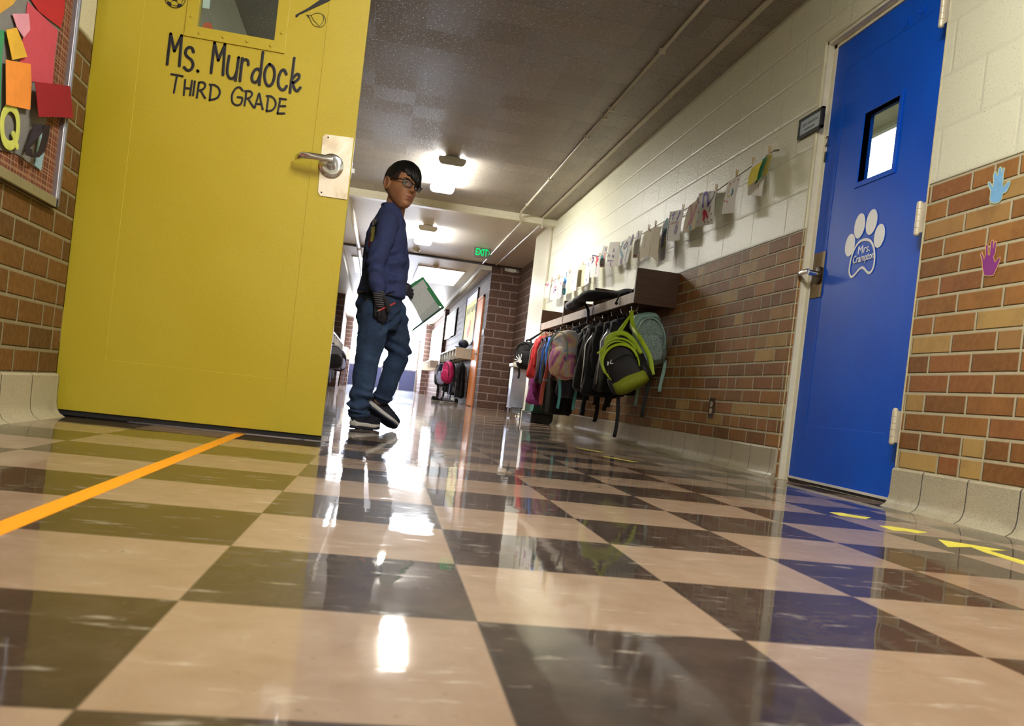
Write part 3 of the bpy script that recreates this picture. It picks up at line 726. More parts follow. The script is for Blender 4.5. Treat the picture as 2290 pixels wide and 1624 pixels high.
paw = add('paw_decal', b, m_vinyl_w, fr)
def text_on(body, w_, p_left, p_right, z_of, name, mat, parent, nrm='-x', bold=0.02, height=None, depth=0.0006):
    """flat type set between two points on a wall"""
    cu = bpy.data.curves.new(name, 'FONT'); cu.body = body; cu.size = 1; cu.align_x = 'LEFT'; cu.offset = bold; cu.extrude = 0.0; cu.resolution_u = 4
    tmp = bpy.data.objects.new(name, cu); COL.objects.link(tmp)
    dg = bpy.context.evaluated_depsgraph_get(); dg.update()
    me = bpy.data.meshes.new_from_object(tmp.evaluated_get(dg)); bpy.data.objects.remove(tmp); bpy.data.curves.remove(cu)
    bm = bmesh.new(); bm.from_mesh(me); bpy.data.meshes.remove(me)
    xs = [v.co.x for v in bm.verts]; ys = [v.co.y for v in bm.verts]; x0, x1, y0, y1 = min(xs), max(xs), min(ys), max(ys)
    L, Rr = Vector(p_left), Vector(p_right); ex = (Rr-L); H = height
    for v in bm.verts:
        s = (v.co.x-x0)/(x1-x0); h = (v.co.y-y0)/(y1-y0)
        v.co = L+ex*s+Vector((0, 0, 1))*H*h
    b2 = B(); b2.bm.free(); b2.bm = bm
    nv = Vector({'-x': (-1, 0, 0), '-y': (0, -1, 0), '+x': (1, 0, 0)}[nrm])
    r = bmesh.ops.extrude_face_region(bm, geom=bm.faces[:])
    for v in [g for g in r['geom'] if isinstance(g, bmesh.types.BMVert)]: v.co += nv*depth
    return add(name, b2, mat, parent)
pL, pR = PW(330, 1020), PW(560, 950)
text_on('Mrs.', None, (XD-0.0003, pL.y, pL.z), (XD-0.0003, pR.y, pL.z+0.001), None, 'name_lettering', m_vinyl_w, fr, height=(PW(330, 872)-PW(330, 1020)).z, bold=0.0, depth=0.001)
pL, pR = PW(222, 1245), PW(632, 1140)
text_on('Crampton', None, (XD-0.0003, pL.y, pL.z-0.002), (XD-0.0003, pR.y, pL.z+0.001), None, 'surname_lettering', m_vinyl_w, fr, height=(PW(222, 1040)-PW(222, 1230)).z, bold=0.014, depth=0.001)
# number on the frame
q = at(1848, 327, x=1.836)
text_on('2', None, (1.8375, q.y+0.018, q.z), (1.8375, q.y-0.014, q.z), None, 'number_sticker', m_vinyl_k, fr, height=0.05, bold=0.0)
text_on('1', None, (1.8375, q.y+0.012, q.z-0.075), (1.8375, q.y-0.004, q.z-0.075), None, 'number_sticker', m_vinyl_k, fr, height=0.05, bold=0.0)

# name sign left of the blue door
np_ = thing('name_sign', (1.79, 3.06, 1.66), 'small black framed name sign on the cream wall beside the blue door', 'sign')
def NPt(u, v, x=1.786): return at(1780+u*0.04926, 250+v*0.04926, x=x)
ya, yb_, za, zb = 3.185, 2.948, 1.672, 1.772
b = B()
for lo, hi in (((1.784, yb_, za), (1.80, ya, za+0.014)), ((1.784, yb_, zb-0.012), (1.80, ya, zb)), ((1.784, yb_, za), (1.80, yb_+0.02, zb)), ((1.784, ya-0.012, za), (1.80, ya, zb))): b.box(lo, hi, 0.0015)
add('frame', b, m_black, np_)
add('card', B().box((1.789, yb_+0.015, za+0.01), (1.7995, ya-0.01, zb-0.01)), M('pale_blue_card', (176, 192, 200), 0.4), np_)
text_on('JODY CRAMPTON', None, (1.7888, ya-0.04, 1.722), (1.7888, yb_+0.045, 1.722), None, 'sign_lettering', m_vinyl_k, np_, height=0.015, bold=0.0, depth=0.0004)
text_on('KINDERGARTEN', None, (1.7888, ya-0.06, 1.702), (1.7888, yb_+0.075, 1.702), None, 'sign_lettering', m_vinyl_k, np_, height=0.009, bold=0.0, depth=0.0004)

# outlet
q = at(1591, 912, x=1.797)
o = thing('wall_outlet', (1.797, q.y, q.z-0.057), 'brown outlet plate low on the brick between coat rack and blue door', 'outlet')
add('cover_plate', B().box((1.794, q.y-0.036, q.z-0.058), (1.80, q.y+0.036, q.z+0.058), 0.002), M('dark_brown_plate', (60, 42, 30), 0.4), o)
for dz in (0.02, -0.02):
    b = B(); b.tube([(1.7945, q.y, q.z+dz), (1.792, q.y, q.z+dz)], [0.0165, 0.016], 20); r = add('socket', b, M('ivory_socket', (214, 206, 182), 0.4), o)
    b = B()
    for dy in (-0.006, 0.006): b.box((1.7915, q.y+dy-0.001, q.z+dz-0.002), (1.7922, q.y+dy+0.001, q.z+dz+0.006))
    add('slot', b, m_black, r)

# painted hands on the brick right of the door
def hand_decal(name, pal, rim, pts_px, label, ext=0.0012):
    t = thing(name, tuple(at(*pts_px[0], x=1.7985)), label, 'hand print', 'painted hands on the brick')
    P = [at(u, v, x=1.7992) for u, v in pts_px]; b = B(); b.poly(P, (-ext, 0, 0)); add('palm_shape', b, pal, t)
    b = B(); stroke(b, [p+Vector((-ext, 0, 0)) for p in P], 0.0035, (-1, 0, 0), 0.0008, closed=True, curve=False); add('outline', b, rim, t)
    return t
def HZ(lst): return [(2180+u*0.17857, 350+v*0.17857) for u, v in lst]
hand_decal('hand_print', M('pale_blue_paint', (120, 176, 222), 0.55), M('pale_rim_paint', (196, 208, 160), 0.6),
           HZ([(190, 540), (205, 430), (170, 360), (172, 318), (195, 318), (232, 385), (240, 320), (236, 235), (252, 192), (276, 195), (280, 240), (292, 235), (300, 160), (322, 130), (342, 140), (340, 210), (352, 160), (368, 142), (380, 150), (362, 235), (358, 330), (360, 385), (425, 308), (452, 318), (440, 368), (405, 440), (352, 470), (345, 530), (310, 575), (255, 590), (210, 580)]), 'pale blue painted hand on the brick right of the blue door')
hand_decal('hand_print', M('purple_paint', (136, 48, 132), 0.55), M('tan_rim_paint', (214, 170, 108), 0.6),
           HZ([(120, 1490), (100, 1400), (95, 1300), (76, 1230), (92, 1190), (112, 1250), (120, 1290), (138, 1230), (140, 1130), (155, 1095), (172, 1110), (172, 1230), (190, 1240), (205, 1080), (222, 1045), (240, 1060), (235, 1150), (252, 1070), (270, 1062), (278, 1085), (262, 1210), (240, 1260), (256, 1325), (300, 1270), (325, 1262), (318, 1310), (262, 1440), (240, 1490), (180, 1500)]), 'purple painted hand below the pale blue one on the brick')
# ---------------------------------------------------------------- bulletin board on the left wall
XB = -1.186
def bp(u, v, x=XB): return at(u, v, x=x)
bo = thing('bulletin_board', (-1.19, 1.5, 0.68), 'aluminium framed bulletin board of paper cutouts on the left brick wall', 'bulletin board')
by_0, by_1, bz_0, bz_1 = 0.25, 2.145, 0.676, 1.76
k_ = N('plaid_board_cloth'); p_, x_, y_, z_ = k_.pos()
def _lines(v, per, w_): 
    f = k_.math('FRACT', k_.math('DIVIDE', v, per)); return k_.math('LESS_THAN', f, w_)
ln = k_.math('MAXIMUM', k_.math('MAXIMUM', _lines(y_, 0.021, 0.09), _lines(z_, 0.019, 0.1)), k_.math('MULTIPLY', k_.math('MAXIMUM', _lines(k_.math('ADD', y_, 0.006), 0.047, 0.05), _lines(k_.math('ADD', z_, 0.005), 0.043, 0.05)), 1.0))
c1 = k_.mix(k_.noise(p_, 30, 3), lin((104, 50, 30)), lin((128, 70, 42))); c1 = k_.mix(k_.math('MULTIPLY', _lines(y_, 0.084, 0.5), 0.4), c1, lin((70, 34, 24)))
k_.l(k_.mix(k_.math('MULTIPLY', ln, 0.65), c1, lin((196, 168, 130))), k_.b.inputs['Base Color']); k_.set(Roughness=0.85)
add('backing', B().box((-1.2, by_0, bz_0), (-1.192, by_1, bz_1)), k_.m, bo)
b = B(); m_al = M('aluminium_trim', (176, 178, 190), 0.3, 0.85, var=0.06); tw = 0.03
for (a0, a1, c0, c1_) in ((by_0, by_1, bz_0, bz_0+tw), (by_0, by_1, bz_1-tw, bz_1), (by_0, by_0+tw, bz_0, bz_1), (by_1-tw, by_1, bz_0, bz_1)):
    b.box((-1.2, a0, c0), (-1.178, a1, c1_), 0.003)
for d in (0.008, 0.016): b.box((-1.179, by_1-d-0.003, bz_0+0.004), (-1.1755, by_1-d, bz_1-0.004))
add('frame', b, m_al, bo)
def cutout(px, col, label, name='paper_cutout', lift=0.003, x=XB, group='paper cutouts on the board', curl=0.0):
    P = [bp(u, v) for u, v in px]; cz = sum(p.z for p in P)/len(P); zs = [p.z for p in P]
    b = B(); pts = [Vector((-1.191+lift+curl*max(0, (cz-p.z))/max(0.01, max(zs)-min(zs)), p.y, p.z)) for p in P]
    b.poly(pts, (0.0012, 0, 0))
    return tag(add(name, b, M('paper_%s' % name+label[:12], col, 0.85, var=0.05)), label, 'paper cutout', group)
cutout([(-60, 40), (60, -20), (150, -60), (110, 250), (88, 380), (40, 345), (-60, 320)], (126, 124, 120), 'grey backing paper in the middle of the bulletin board', 'paper_sheet', 0.0012, group=None)
cutout([(-20, 60), (12, 70), (6, 120), (4, 160), (3, 210), (2, 240), (-30, 250)], (64, 150, 96), 'green paper strip at the left edge of the board', lift=0.003)
cutout([(-30, -20), (42, -8), (30, 10), (2, 30), (-30, 40)], (214, 164, 66), 'tan yellow paper at the upper left of the board', lift=0.003)
cutout([(62, 4), (100, 40), (130, 68), (122, 130), (118, 190), (60, 180), (44, 140), (52, 80), (58, 40)], (206, 78, 92), 'large rose red paper in the middle of the board', lift=0.004)
cutout([(62, -10), (145, -20), (142, 30), (134, 62), (110, 44), (84, 24)], (190, 40, 44), 'bright red paper at the upper right of the board', lift=0.006)
cutout([(24, 30), (61, 30), (64, 66), (50, 84), (34, 60)], (228, 156, 172), 'small pink paper tag above the rose red sheet', lift=0.008)
cutout([(8, 66), (32, 61), (46, 96), (55, 126), (16, 132)], (226, 178, 56), 'folded golden yellow paper above the orange one', lift=0.01, curl=0.012)
cutout([(6, 132), (62, 142), (64, 190), (58, 244), (2, 232)], (244, 150, 58), 'orange paper square above the letter Q', lift=0.012, curl=0.01)
cutout([(60, 180), (98, 184), (140, 190), (147, 262), (100, 258), (64, 258)], (150, 16, 34), 'dark red folded paper overhanging the board frame', lift=0.026, curl=0.01)
m_q = M('lime_card', (206, 212, 100), 0.8); b = B()
qc = [(16, 238), (30, 248), (36, 276), (32, 310), (20, 325), (6, 316), (0, 290), (2, 258)]
stroke(b, [bp(u, v)+Vector((0.004, 0, 0)) for u, v in qc], 0.026, (1, 0, 0), 0.003, closed=True); stroke(b, [bp(24, 300)+Vector((0.005, 0, 0)), bp(32, 326)+Vector((0.005, 0, 0))], 0.02, (1, 0, 0), 0.003)
tag(add('paper_letter', b, m_q), 'pale lime cutout letter Q at the lower left of the board', 'letter', 'letters on the board')
b = B(); jl = [(80, 276), (78, 305), (72, 335), (60, 349), (48, 345), (48, 330)]
b.loft([[bp(u-6, v)+Vector((0.03-0.012*i/5, 0, 0)), bp(u+5, v)+Vector((0.034-0.012*i/5, 0, 0)), bp(u+5, v)+Vector((0.032-0.012*i/5, 0, 0)), bp(u-6, v)+Vector((0.028-0.012*i/5, 0, 0))] for i, (u, v) in enumerate(jl)])
b.loft([[bp(68, 275)+Vector((0.01, 0, 0)), bp(80, 276)+Vector((0.034, 0, 0)), bp(80, 278)+Vector((0.032, 0, 0)), bp(68, 277)+Vector((0.008, 0, 0))], [bp(46, 338)+Vector((0.008, 0, 0)), bp(56, 330)+Vector((0.012, 0, 0)), bp(56, 332)+Vector((0.011, 0, 0)), bp(46, 341)+Vector((0.007, 0, 0))]])
tag(add('paper_letter', b, M('black_card', (34, 22, 26), 0.8)), 'curled black cutout letter J beside the letter Q', 'letter', 'letters on the board')
cutout([(88, 290), (103, 302), (99, 340), (92, 382), (78, 370), (82, 330)], (150, 186, 196), 'pale blue paper piece right of the black letter J', lift=0.004)

# ---------------------------------------------------------------- tape and arrows on the floor
b = B(); b.box((-0.603, 0.10, 0), (-0.567, 2.75, 0.0006)); tag(add('floor_tape', b, M('orange_floor_tape', (246, 158, 30), 0.4, var=0.05)), 'long orange tape line on the floor running under the yellow door', 'tape')
m_ylw = M('yellow_floor_tape', (226, 216, 84), 0.45, var=0.05)
def mark(pts, label, m=m_ylw):
    b = B(); b.poly([(p[0], p[1], 0) for p in pts], (0, 0, 0.0006)); return tag(add('floor_marker', b, m), label, 'floor sticker', 'yellow floor stickers')
def fz(l): return [tuple(at(u, v, z=0)) for u, v in l]
mark(fz([(2098, 1207), (2180, 1220), (2252, 1232), (2212, 1232), (2300, 1258), (2330, 1268), (2330, 1276), (2200, 1235), (2172, 1224), (2120, 1224)]), 'largest yellow sticker, on the floor at the right edge')
mark(fz([(1966, 1176), (1994, 1178), (2036, 1184), (2074, 1191), (2054, 1193), (2024, 1188), (1998, 1187)]), 'yellow sticker on the floor at the right foot of the blue door')
mark(fz([(1855, 1146), (1880, 1147), (1905, 1152), (1948, 1158), (1936, 1161), (1914, 1158), (1898, 1156), (1876, 1153)]), 'yellow sticker on the floor in front of the blue door')
mark([(1.03, 3.40), (1.08, 3.36), (1.17, 3.20), (1.14, 3.18), (1.06, 3.3)], 'nearer of two small yellow floor stickers before the coat rack')
mark([(1.03, 3.98), (1.08, 3.93), (1.16, 3.78), (1.12, 3.76), (1.05, 3.88)], 'farther of two small yellow floor stickers before the coat rack')

# ---------------------------------------------------------------- ceiling fittings
def clips(t, x, z, ys, r): 
    for y in ys: add('strap_clip', B().box((x-r*1.8, y-0.012, z-r*1.25), (x+r*1.8, y+0.012, ZC-0.002), 0.001), m_conduit, t)
c1 = thing('conduit', (1.335, 3.0, 2.40), 'thin pale conduit along the near ceiling, farther from the right wall', 'conduit', 'ceiling conduits')
add('pipe', B().tube([(1.335, -4.5, 2.405), (1.335, 9.30, 2.405), (1.34, 9.42, 2.38), (1.36, 9.45, 2.32), (1.40, 9.56, 2.315), (1.435, 9.72, 2.36), (1.435, 9.85, 2.405), (1.435, 13.8, 2.405)], 0.011, 10), m_conduit, c1, True)
clips(c1, 1.335, 2.405, (0.5, 2.4, 4.2, 5.35, 5.55, 6.1, 7.6, 8.9), 0.011)
c2 = thing('conduit', (1.62, 3.0, 2.40), 'pale raceway along the near ceiling, close to the right wall', 'conduit', 'ceiling conduits')
add('pipe', B().box((1.612, -4.5, 2.398), (1.638, 9.48, ZC-0.002), 0.003), m_conduit, c2)
add('riser', B().tube([(1.625, 9.44, 2.40), (1.63, 9.46, 2.32), (1.65, 9.58, 2.315), (1.66, 9.70, 2.39), (1.66, 13.8, 2.405)], 0.01, 10), m_conduit, c2, True)
clips(c2, 1.625, 2.41, (1.5, 3.3, 4.9, 5.8, 6.9, 8.2), 0.011)
c3 = thing('conduit', (1.50, 18, 2.32), 'pale conduit under the soffit of the far right wall', 'conduit', 'ceiling conduits')
add('pipe', B().tube([(1.46, 14.0, 2.31), (1.46, 35.5, 2.31)], 0.018, 10), m_conduit, c3, True)
c4 = thing('conduit', (-0.62, 12, 2.38), 'wide pale pipe along the ceiling left of the boy', 'conduit', 'ceiling conduits')
add('pipe', B().tube([(-0.66, 9.62, 2.385), (-0.60, 13.8, 2.385)], 0.032, 14), m_white, c4, True)
add('elbow', B().tube([(-0.60, 13.8, 2.385), (-0.60, 13.9, 2.37), (-0.60, 14.05, 2.385), (-0.58, 22, 2.385)], 0.034, 14), m_white, c4, True)
# exit sign
ye = 12.35
ex = thing('exit_sign', (1.27, ye, 2.24), 'hanging exit sign with green letters and arrow', 'sign')
xa, xb = at(1059, 560, y=ye).x, at(1098, 562, y=ye).x; zt, zb_ = at(1078, 552, y=ye).z, at(1078, 577, y=ye).z
add('housing', B().box((xa, ye, zb_), (xb, ye+0.03, zt), 0.004), M('grey_plate', (84, 76, 72), 0.45), ex)
add('mount', B().box((xa+0.07, ye+0.005, zt), (xb-0.07, ye+0.025, ZC), 0.002), m_white, ex)
m_exit = emit('green_exit_letters', (20, 226, 120), 1.1)
w_ = xb-xa
text_on('EXIT', None, (xa+w_*0.13, ye-0.001, zb_+0.03), (xa+w_*0.84, ye-0.001, zb_+0.03), None, 'exit_lettering', m_exit, ex, '-y', height=(zt-zb_)-0.06, bold=0.03, depth=0.002)
b = B(); stroke(b, [(xb-0.034, ye-0.001, (zt+zb_)/2+0.03), (xb-0.014, ye-0.001, (zt+zb_)/2), (xb-0.034, ye-0.001, (zt+zb_)/2-0.03)], 0.009, (0, -1, 0), 0.002, curve=False); add('arrow', b, m_exit, ex)
# emergency lamp on the brick pier
yw = 13.95
em = thing('emergency_lamp', (1.97, yw, 2.24), 'white emergency lamp high on the dark brick pier', 'lamp')
b = B(); x0, x1 = at(1128, 600, y=yw).x, at(1163, 603, y=yw).x; zc = at(1146, 601, y=yw).z
b.loft([[(x0+(x1-x0)*s, yw-d, zc+h) for s, h in ((0.04, -0.055), (0.5, -0.07), (0.96, -0.055), (1, 0.05), (0, 0.05))] for d in (0.0, 0.05)]); add('housing', b, m_white, em)
b = B(); b.box((x0+(x1-x0)*0.72, yw-0.06, zc-0.05), (x0+(x1-x0)*0.97, yw-0.05, zc+0.04), 0.004); add('reflector', b, m_chrome, em)
b = B(); b.box((x0+(x1-x0)*0.03, yw-0.054, zc-0.04), (x0+(x1-x0)*0.26, yw-0.05, zc+0.035), 0.003); add('battery_cover', b, M('pale_grey_plastic', (176, 172, 166), 0.5), em)
# smoke detectors
for x, y, lb in ((0.31, 13.4, 'small round detector on the ceiling just before the dark joint'), (0.74, 15.0, 'small round detector on the ceiling beside the white panel')):
    t = thing('smoke_detector', (x, y, 2.37), lb, 'detector', 'ceiling detectors')
    add('base', B().tube([(x, y, ZC), (x, y, 2.40)], 0.06, 20), m_frame, t); add('head', B().tube([(x, y, 2.40), (x, y, 2.38), (x, y, 2.372)], [0.05, 0.045, 0.03], 20), m_frame, t)
# ---------------------------------------------------------------- coat rack
RY0, RY1 = 4.775, 8.12
k_ = N('dark_walnut_veneer'); p_, x_, y_, z_ = k_.pos()
vs_ = k_.n('ShaderNodeVectorMath', operation='MULTIPLY'); k_.l(p_, vs_.inputs[0]); vs_.inputs[1].default_value = (9, 9, 90)
k_.l(k_.ramp(k_.noise(vs_.outputs[0], 1.6, 5, 0.6, 0.6), [(0.3, lin((60, 38, 24))), (0.6, lin((82, 52, 32))), (0.8, lin((96, 64, 40)))]), k_.b.inputs['Base Color']); k_.set(Roughness=0.45); m_walnut = k_.m
m_rail = M('grey_wood_rail', (168, 150, 134), 0.5, var=0.16, scale=14)
m_hook = M('wire_hook_metal', (196, 196, 200), 0.22, 1.0)
rk = thing('coat_rack', (1.65, (RY0+RY1)/2, 0.96), 'long dark wood coat rack shelf on the right wall', 'coat rack')
ys_ = [RY0, 5.905, 7.04, RY1]
for i, y in enumerate(ys_):
    b = B(); ztop = 1.198 if i == 0 else 1.18
    b.box((1.50, y-0.012, 0.962), (1.80, y+0.012, ztop), 0.0015); d = add('end_panel' if i in (0, 3) else 'divider', b, m_walnut, rk)
for i in range(3): add('front_rail', B().box((1.502, ys_[i]+0.013, 0.966), (1.52, ys_[i+1]-0.013, 1.036), 0.0015), m_rail, rk)
add('shelf_board', B().box((1.52, RY0+0.012, 0.985), (1.80, RY1-0.012, 1.003)), m_walnut, rk)
add('hook_rail', B().box((1.62, RY0+0.02, 0.966), (1.66, RY1-0.02, 0.985)), m_walnut, rk)
add('wall_bracket', B().box((1.79, RY1-0.35, 1.0), (1.80, RY1-0.30, 1.26)), m_steel, rk)
for i in range(26):
    y = RY0+0.07+i*0.127; b = B(); x = 1.64 if i % 2 else 1.56
    b.tube([(x, y, 0.966 if x > 1.6 else 0.985), (x, y, 0.945), (x-0.012, y, 0.92), (x-0.03, y, 0.912), (x-0.044, y, 0.922), (x-0.046, y, 0.938)], 0.0032, 6)
    b.ball((x-0.046, y, 0.94), 0.0058, 8, 6); h = add('hook', b, m_hook, rk, True)

b = B(); b.tube([(1.55, 8.13, 0.985), (1.55, 8.155, 0.968), (1.55, 8.17, 0.964), (1.55, 8.182, 0.975)], 0.0035, 6); add('hook', b, m_hook, rk, True)

# ---------------------------------------------------------------- hanging clothes and bags
def wob(a, z, sd): return noise.noise(Vector((math.cos(a)*1.3+sd, math.sin(a)*1.3, z*4.0+sd*1.7)))
def jacket(yc, xc, zt, zb, hx, hy, mat, label, sleeve=None, collar=None, seed=1, lining=None, lean=0.0, trim=None, name='jacket', hood=True, hz=0.925):
    """coat hanging by its loop: body, two sleeves, hood or collar, and a loop over the hook"""
    t = thing(name, (xc, yc, zb), label, 'jacket', 'coats on the rack')
    rings = []; n = 36; H = zt-zb
    prof = [(0.0, 0.10), (0.03, 0.30), (0.08, 0.62), (0.16, 0.86), (0.3, 0.95), (0.5, 1.0), (0.7, 1.04), (0.85, 1.07), (0.97, 1.08), (1.0, 1.0)]
    for f, s in prof:
        z = zt-H*f; ring = []
        for k in range(n):
            a = 2*PI*k/n; fold = 1+0.10*f*math.sin(5*a+seed)+0.05*f*math.sin(11*a+seed*2)+0.22*wob(a, z, seed)
            ring.append((xc+lean*f+hx*s*math.cos(a)*fold, yc+hy*s*math.sin(a)*fold, z+0.012*math.sin(3*a+seed)*f))
        rings.append(ring)
    b = B(); b.loft(rings); add('body', b, mat, t, True)
    for sg in (-1, 1):
        b = B(); P = []; L = 0.62*H
        for i in range(9):
            f = i/8; P.append((xc-hx*0.55-0.02*math.sin(PI*f)+lean*f*0.6, yc+sg*(hy*0.80+0.012*math.sin(PI*f*0.9)), zt-0.12*H-L*f))
        b.tube(P, [(0.22*hy+0.016)*(1+0.15*math.sin(i*2.3+seed)-0.03*i) for i in range(9)], 14); add('sleeve', b, sleeve or mat, t, True)
    b = B()
    if hood: b.ball((xc-hx*0.35, yc, zt-0.13*H), (hx*0.62, hy*0.62, 0.085*H), 20, 12, fn=lambda q: q*(1+0.12*math.sin(5*q.x+seed)+0.08*math.sin(7*q.z)))
    else: b.tube([(xc+hx*0.4*math.cos(a), yc+hy*0.45*math.sin(a), zt-0.06*H+0.02*math.cos(a)) for a in [k*2*PI/14 for k in range(14)]], 0.022, 10, closed=True)
    add('hood' if hood else 'collar', b, collar or mat, t, True)
    b = B(); b.tube([(xc, yc-0.008, zt-0.01), (xc-0.01, yc-0.006, hz), (xc-0.012, yc, hz+0.005), (xc-0.01, yc+0.006, hz), (xc, yc+0.008, zt-0.01)], 0.003, 6); add('hanging_loop', b, collar or mat, t, True)
    b = B(); xz = xc-hx*1.0
    b.tube([(xc+lean*f-hx*(0.2+0.86*min(1, f*3))*1.0-0.004, yc+0.01*math.sin(7*f), zt-H*f) for f in [0.12+i*0.08 for i in range(11)]], 0.005, 6); add('zipper', b, trim or m_steel, t, True)
    return t
m_blk1 = M('black_shell_fabric', (12, 12, 14), 0.75, var=0.3, bump=0.003, bscale=40)
m_blk2 = M('charcoal_fleece', (19, 18, 22), 0.9, var=0.25, bump=0.004, bscale=90)
m_navy = M('dark_navy_nylon', (17, 20, 46), 0.6, var=0.2, bump=0.003, bscale=40)
m_red = M('red_shell_fabric', (190, 34, 36), 0.65, var=0.15, bump=0.003, bscale=40)
m_mar = M('dark_plum_fabric', (52, 24, 40), 0.75, var=0.2, bump=0.003, bscale=40)
m_purp = M('magenta_quilt', (112, 22, 96), 0.6, var=0.2, bump=0.006, bscale=35)
m_blue2 = M('bright_blue_panel', (30, 104, 206), 0.55, var=0.1)
m_coral = M('coral_webbing', (206, 104, 88), 0.7, var=0.1)
m_flor = N('brown_flowered_cloth'); _p = m_flor.obj(); _v = m_flor.n('ShaderNodeTexVoronoi'); _v.inputs['Scale'].default_value = 26; m_flor.l(_p, _v.inputs['Vector'])
m_flor.l(m_flor.mix(m_flor.step(_v.outputs['Distance'], 0.25, 0.45), lin((150, 110, 84)), lin((54, 40, 30))), m_flor.b.inputs['Base Color']); m_flor.set(Roughness=0.8); m_flor = m_flor.m
def dye_mat():
    k = N('pastel_tie_dye'); p = k.obj(); a = k.noise(p, 5, 3, 0.5, 1.5); g = k.noise(p, 60, 2)
    k.l(k.ramp(a, [(0.28, lin((70, 60, 140))), (0.4, lin((196, 110, 176))), (0.5, lin((226, 196, 150))), (0.6, lin((212, 206, 214))), (0.75, lin((120, 150, 186)))]), k.b.inputs['Base Color']); k.set(Roughness=0.9); k.bump(g, 0.004); return k.m
m_dye = dye_mat()
m_pad = M('black_padding_mesh', (14, 14, 16), 0.85, var=0.2)
m_lime = M('lime_nylon', (176, 206, 34), 0.5, var=0.08, bump=0.002, bscale=60)
m_limemesh = M('dull_lime_mesh', (146, 160, 40), 0.7, var=0.22, scale=120)
m_char = M('charcoal_ripstop', (30, 30, 32), 0.62, var=0.12, bump=0.002, bscale=160)
m_glit = N('silver_mint_glitter'); _p = m_glit.obj(); _v = m_glit.n('ShaderNodeTexVoronoi'); _v.inputs['Scale'].default_value = 170; m_glit.l(_p, _v.inputs['Vector'])
m_glit.l(m_glit.mix(m_glit.step(_v.outputs['Distance'], 0.2, 0.6), lin((206, 222, 220)), lin((128, 158, 156))), m_glit.b.inputs['Base Color']); m_glit.set(Roughness=0.35, Metallic=0.35); m_glit.bump(_v.outputs['Distance'], 0.004); m_glit = m_glit.m
m_mint = M('mint_nylon', (142, 178, 170), 0.55, var=0.12)

def frame3(o, az, tilt=0.0, pitch=0.0):
    """maps local (right, out, up) to the world; az = way the bag's front looks, tilt = leaning sideways"""
    out = Vector((math.cos(az), math.sin(az), 0)); rt = Vector((-out.y, out.x, 0)); up = Vector((0, 0, 1))
    R1 = Matrix.Rotation(tilt, 3, out); R2 = Matrix.Rotation(pitch, 3, rt); Rm = R1 @ R2
    o = Vector(o)
    return lambda a, c, h: o + Rm @ (rt*a+out*c+up*h)
def slab(b, F, w, d, h, c=(0, 0, 0), e=3.0, nz=28, na=36, bulge=0.1, sd=0.0, taper=0.12):
    rings = []
    for i in range(nz+1):
        t = -1+2*i/nz; s = (1-abs(t)**e)**(1/e) if abs(t) < 1 else 0.02; s = max(s, 0.03)
        ring = []
        for k in range(na):
            a = 2*PI*k/na; ca, sa = math.cos(a), math.sin(a); r = (abs(ca)**e+abs(sa)**e)**(-1/e)
            wv = 1+sd*noise.noise(Vector((ca*1.5+w*30, sa*1.5, t*2+h*20)))
            ring.append(F(c[0]+w/2*r*ca*s*(1-taper*max(0, t))*wv, c[1]+d/2*r*sa*s*(1+bulge*(1-t*t))*wv, c[2]+h/2*t))
        rings.append(ring)
    return b.loft(rings)
def ribbon(b, P, w, th, nrm_vec): return b.tube(P, w/2, 10, flat=(nrm_vec, th/w))
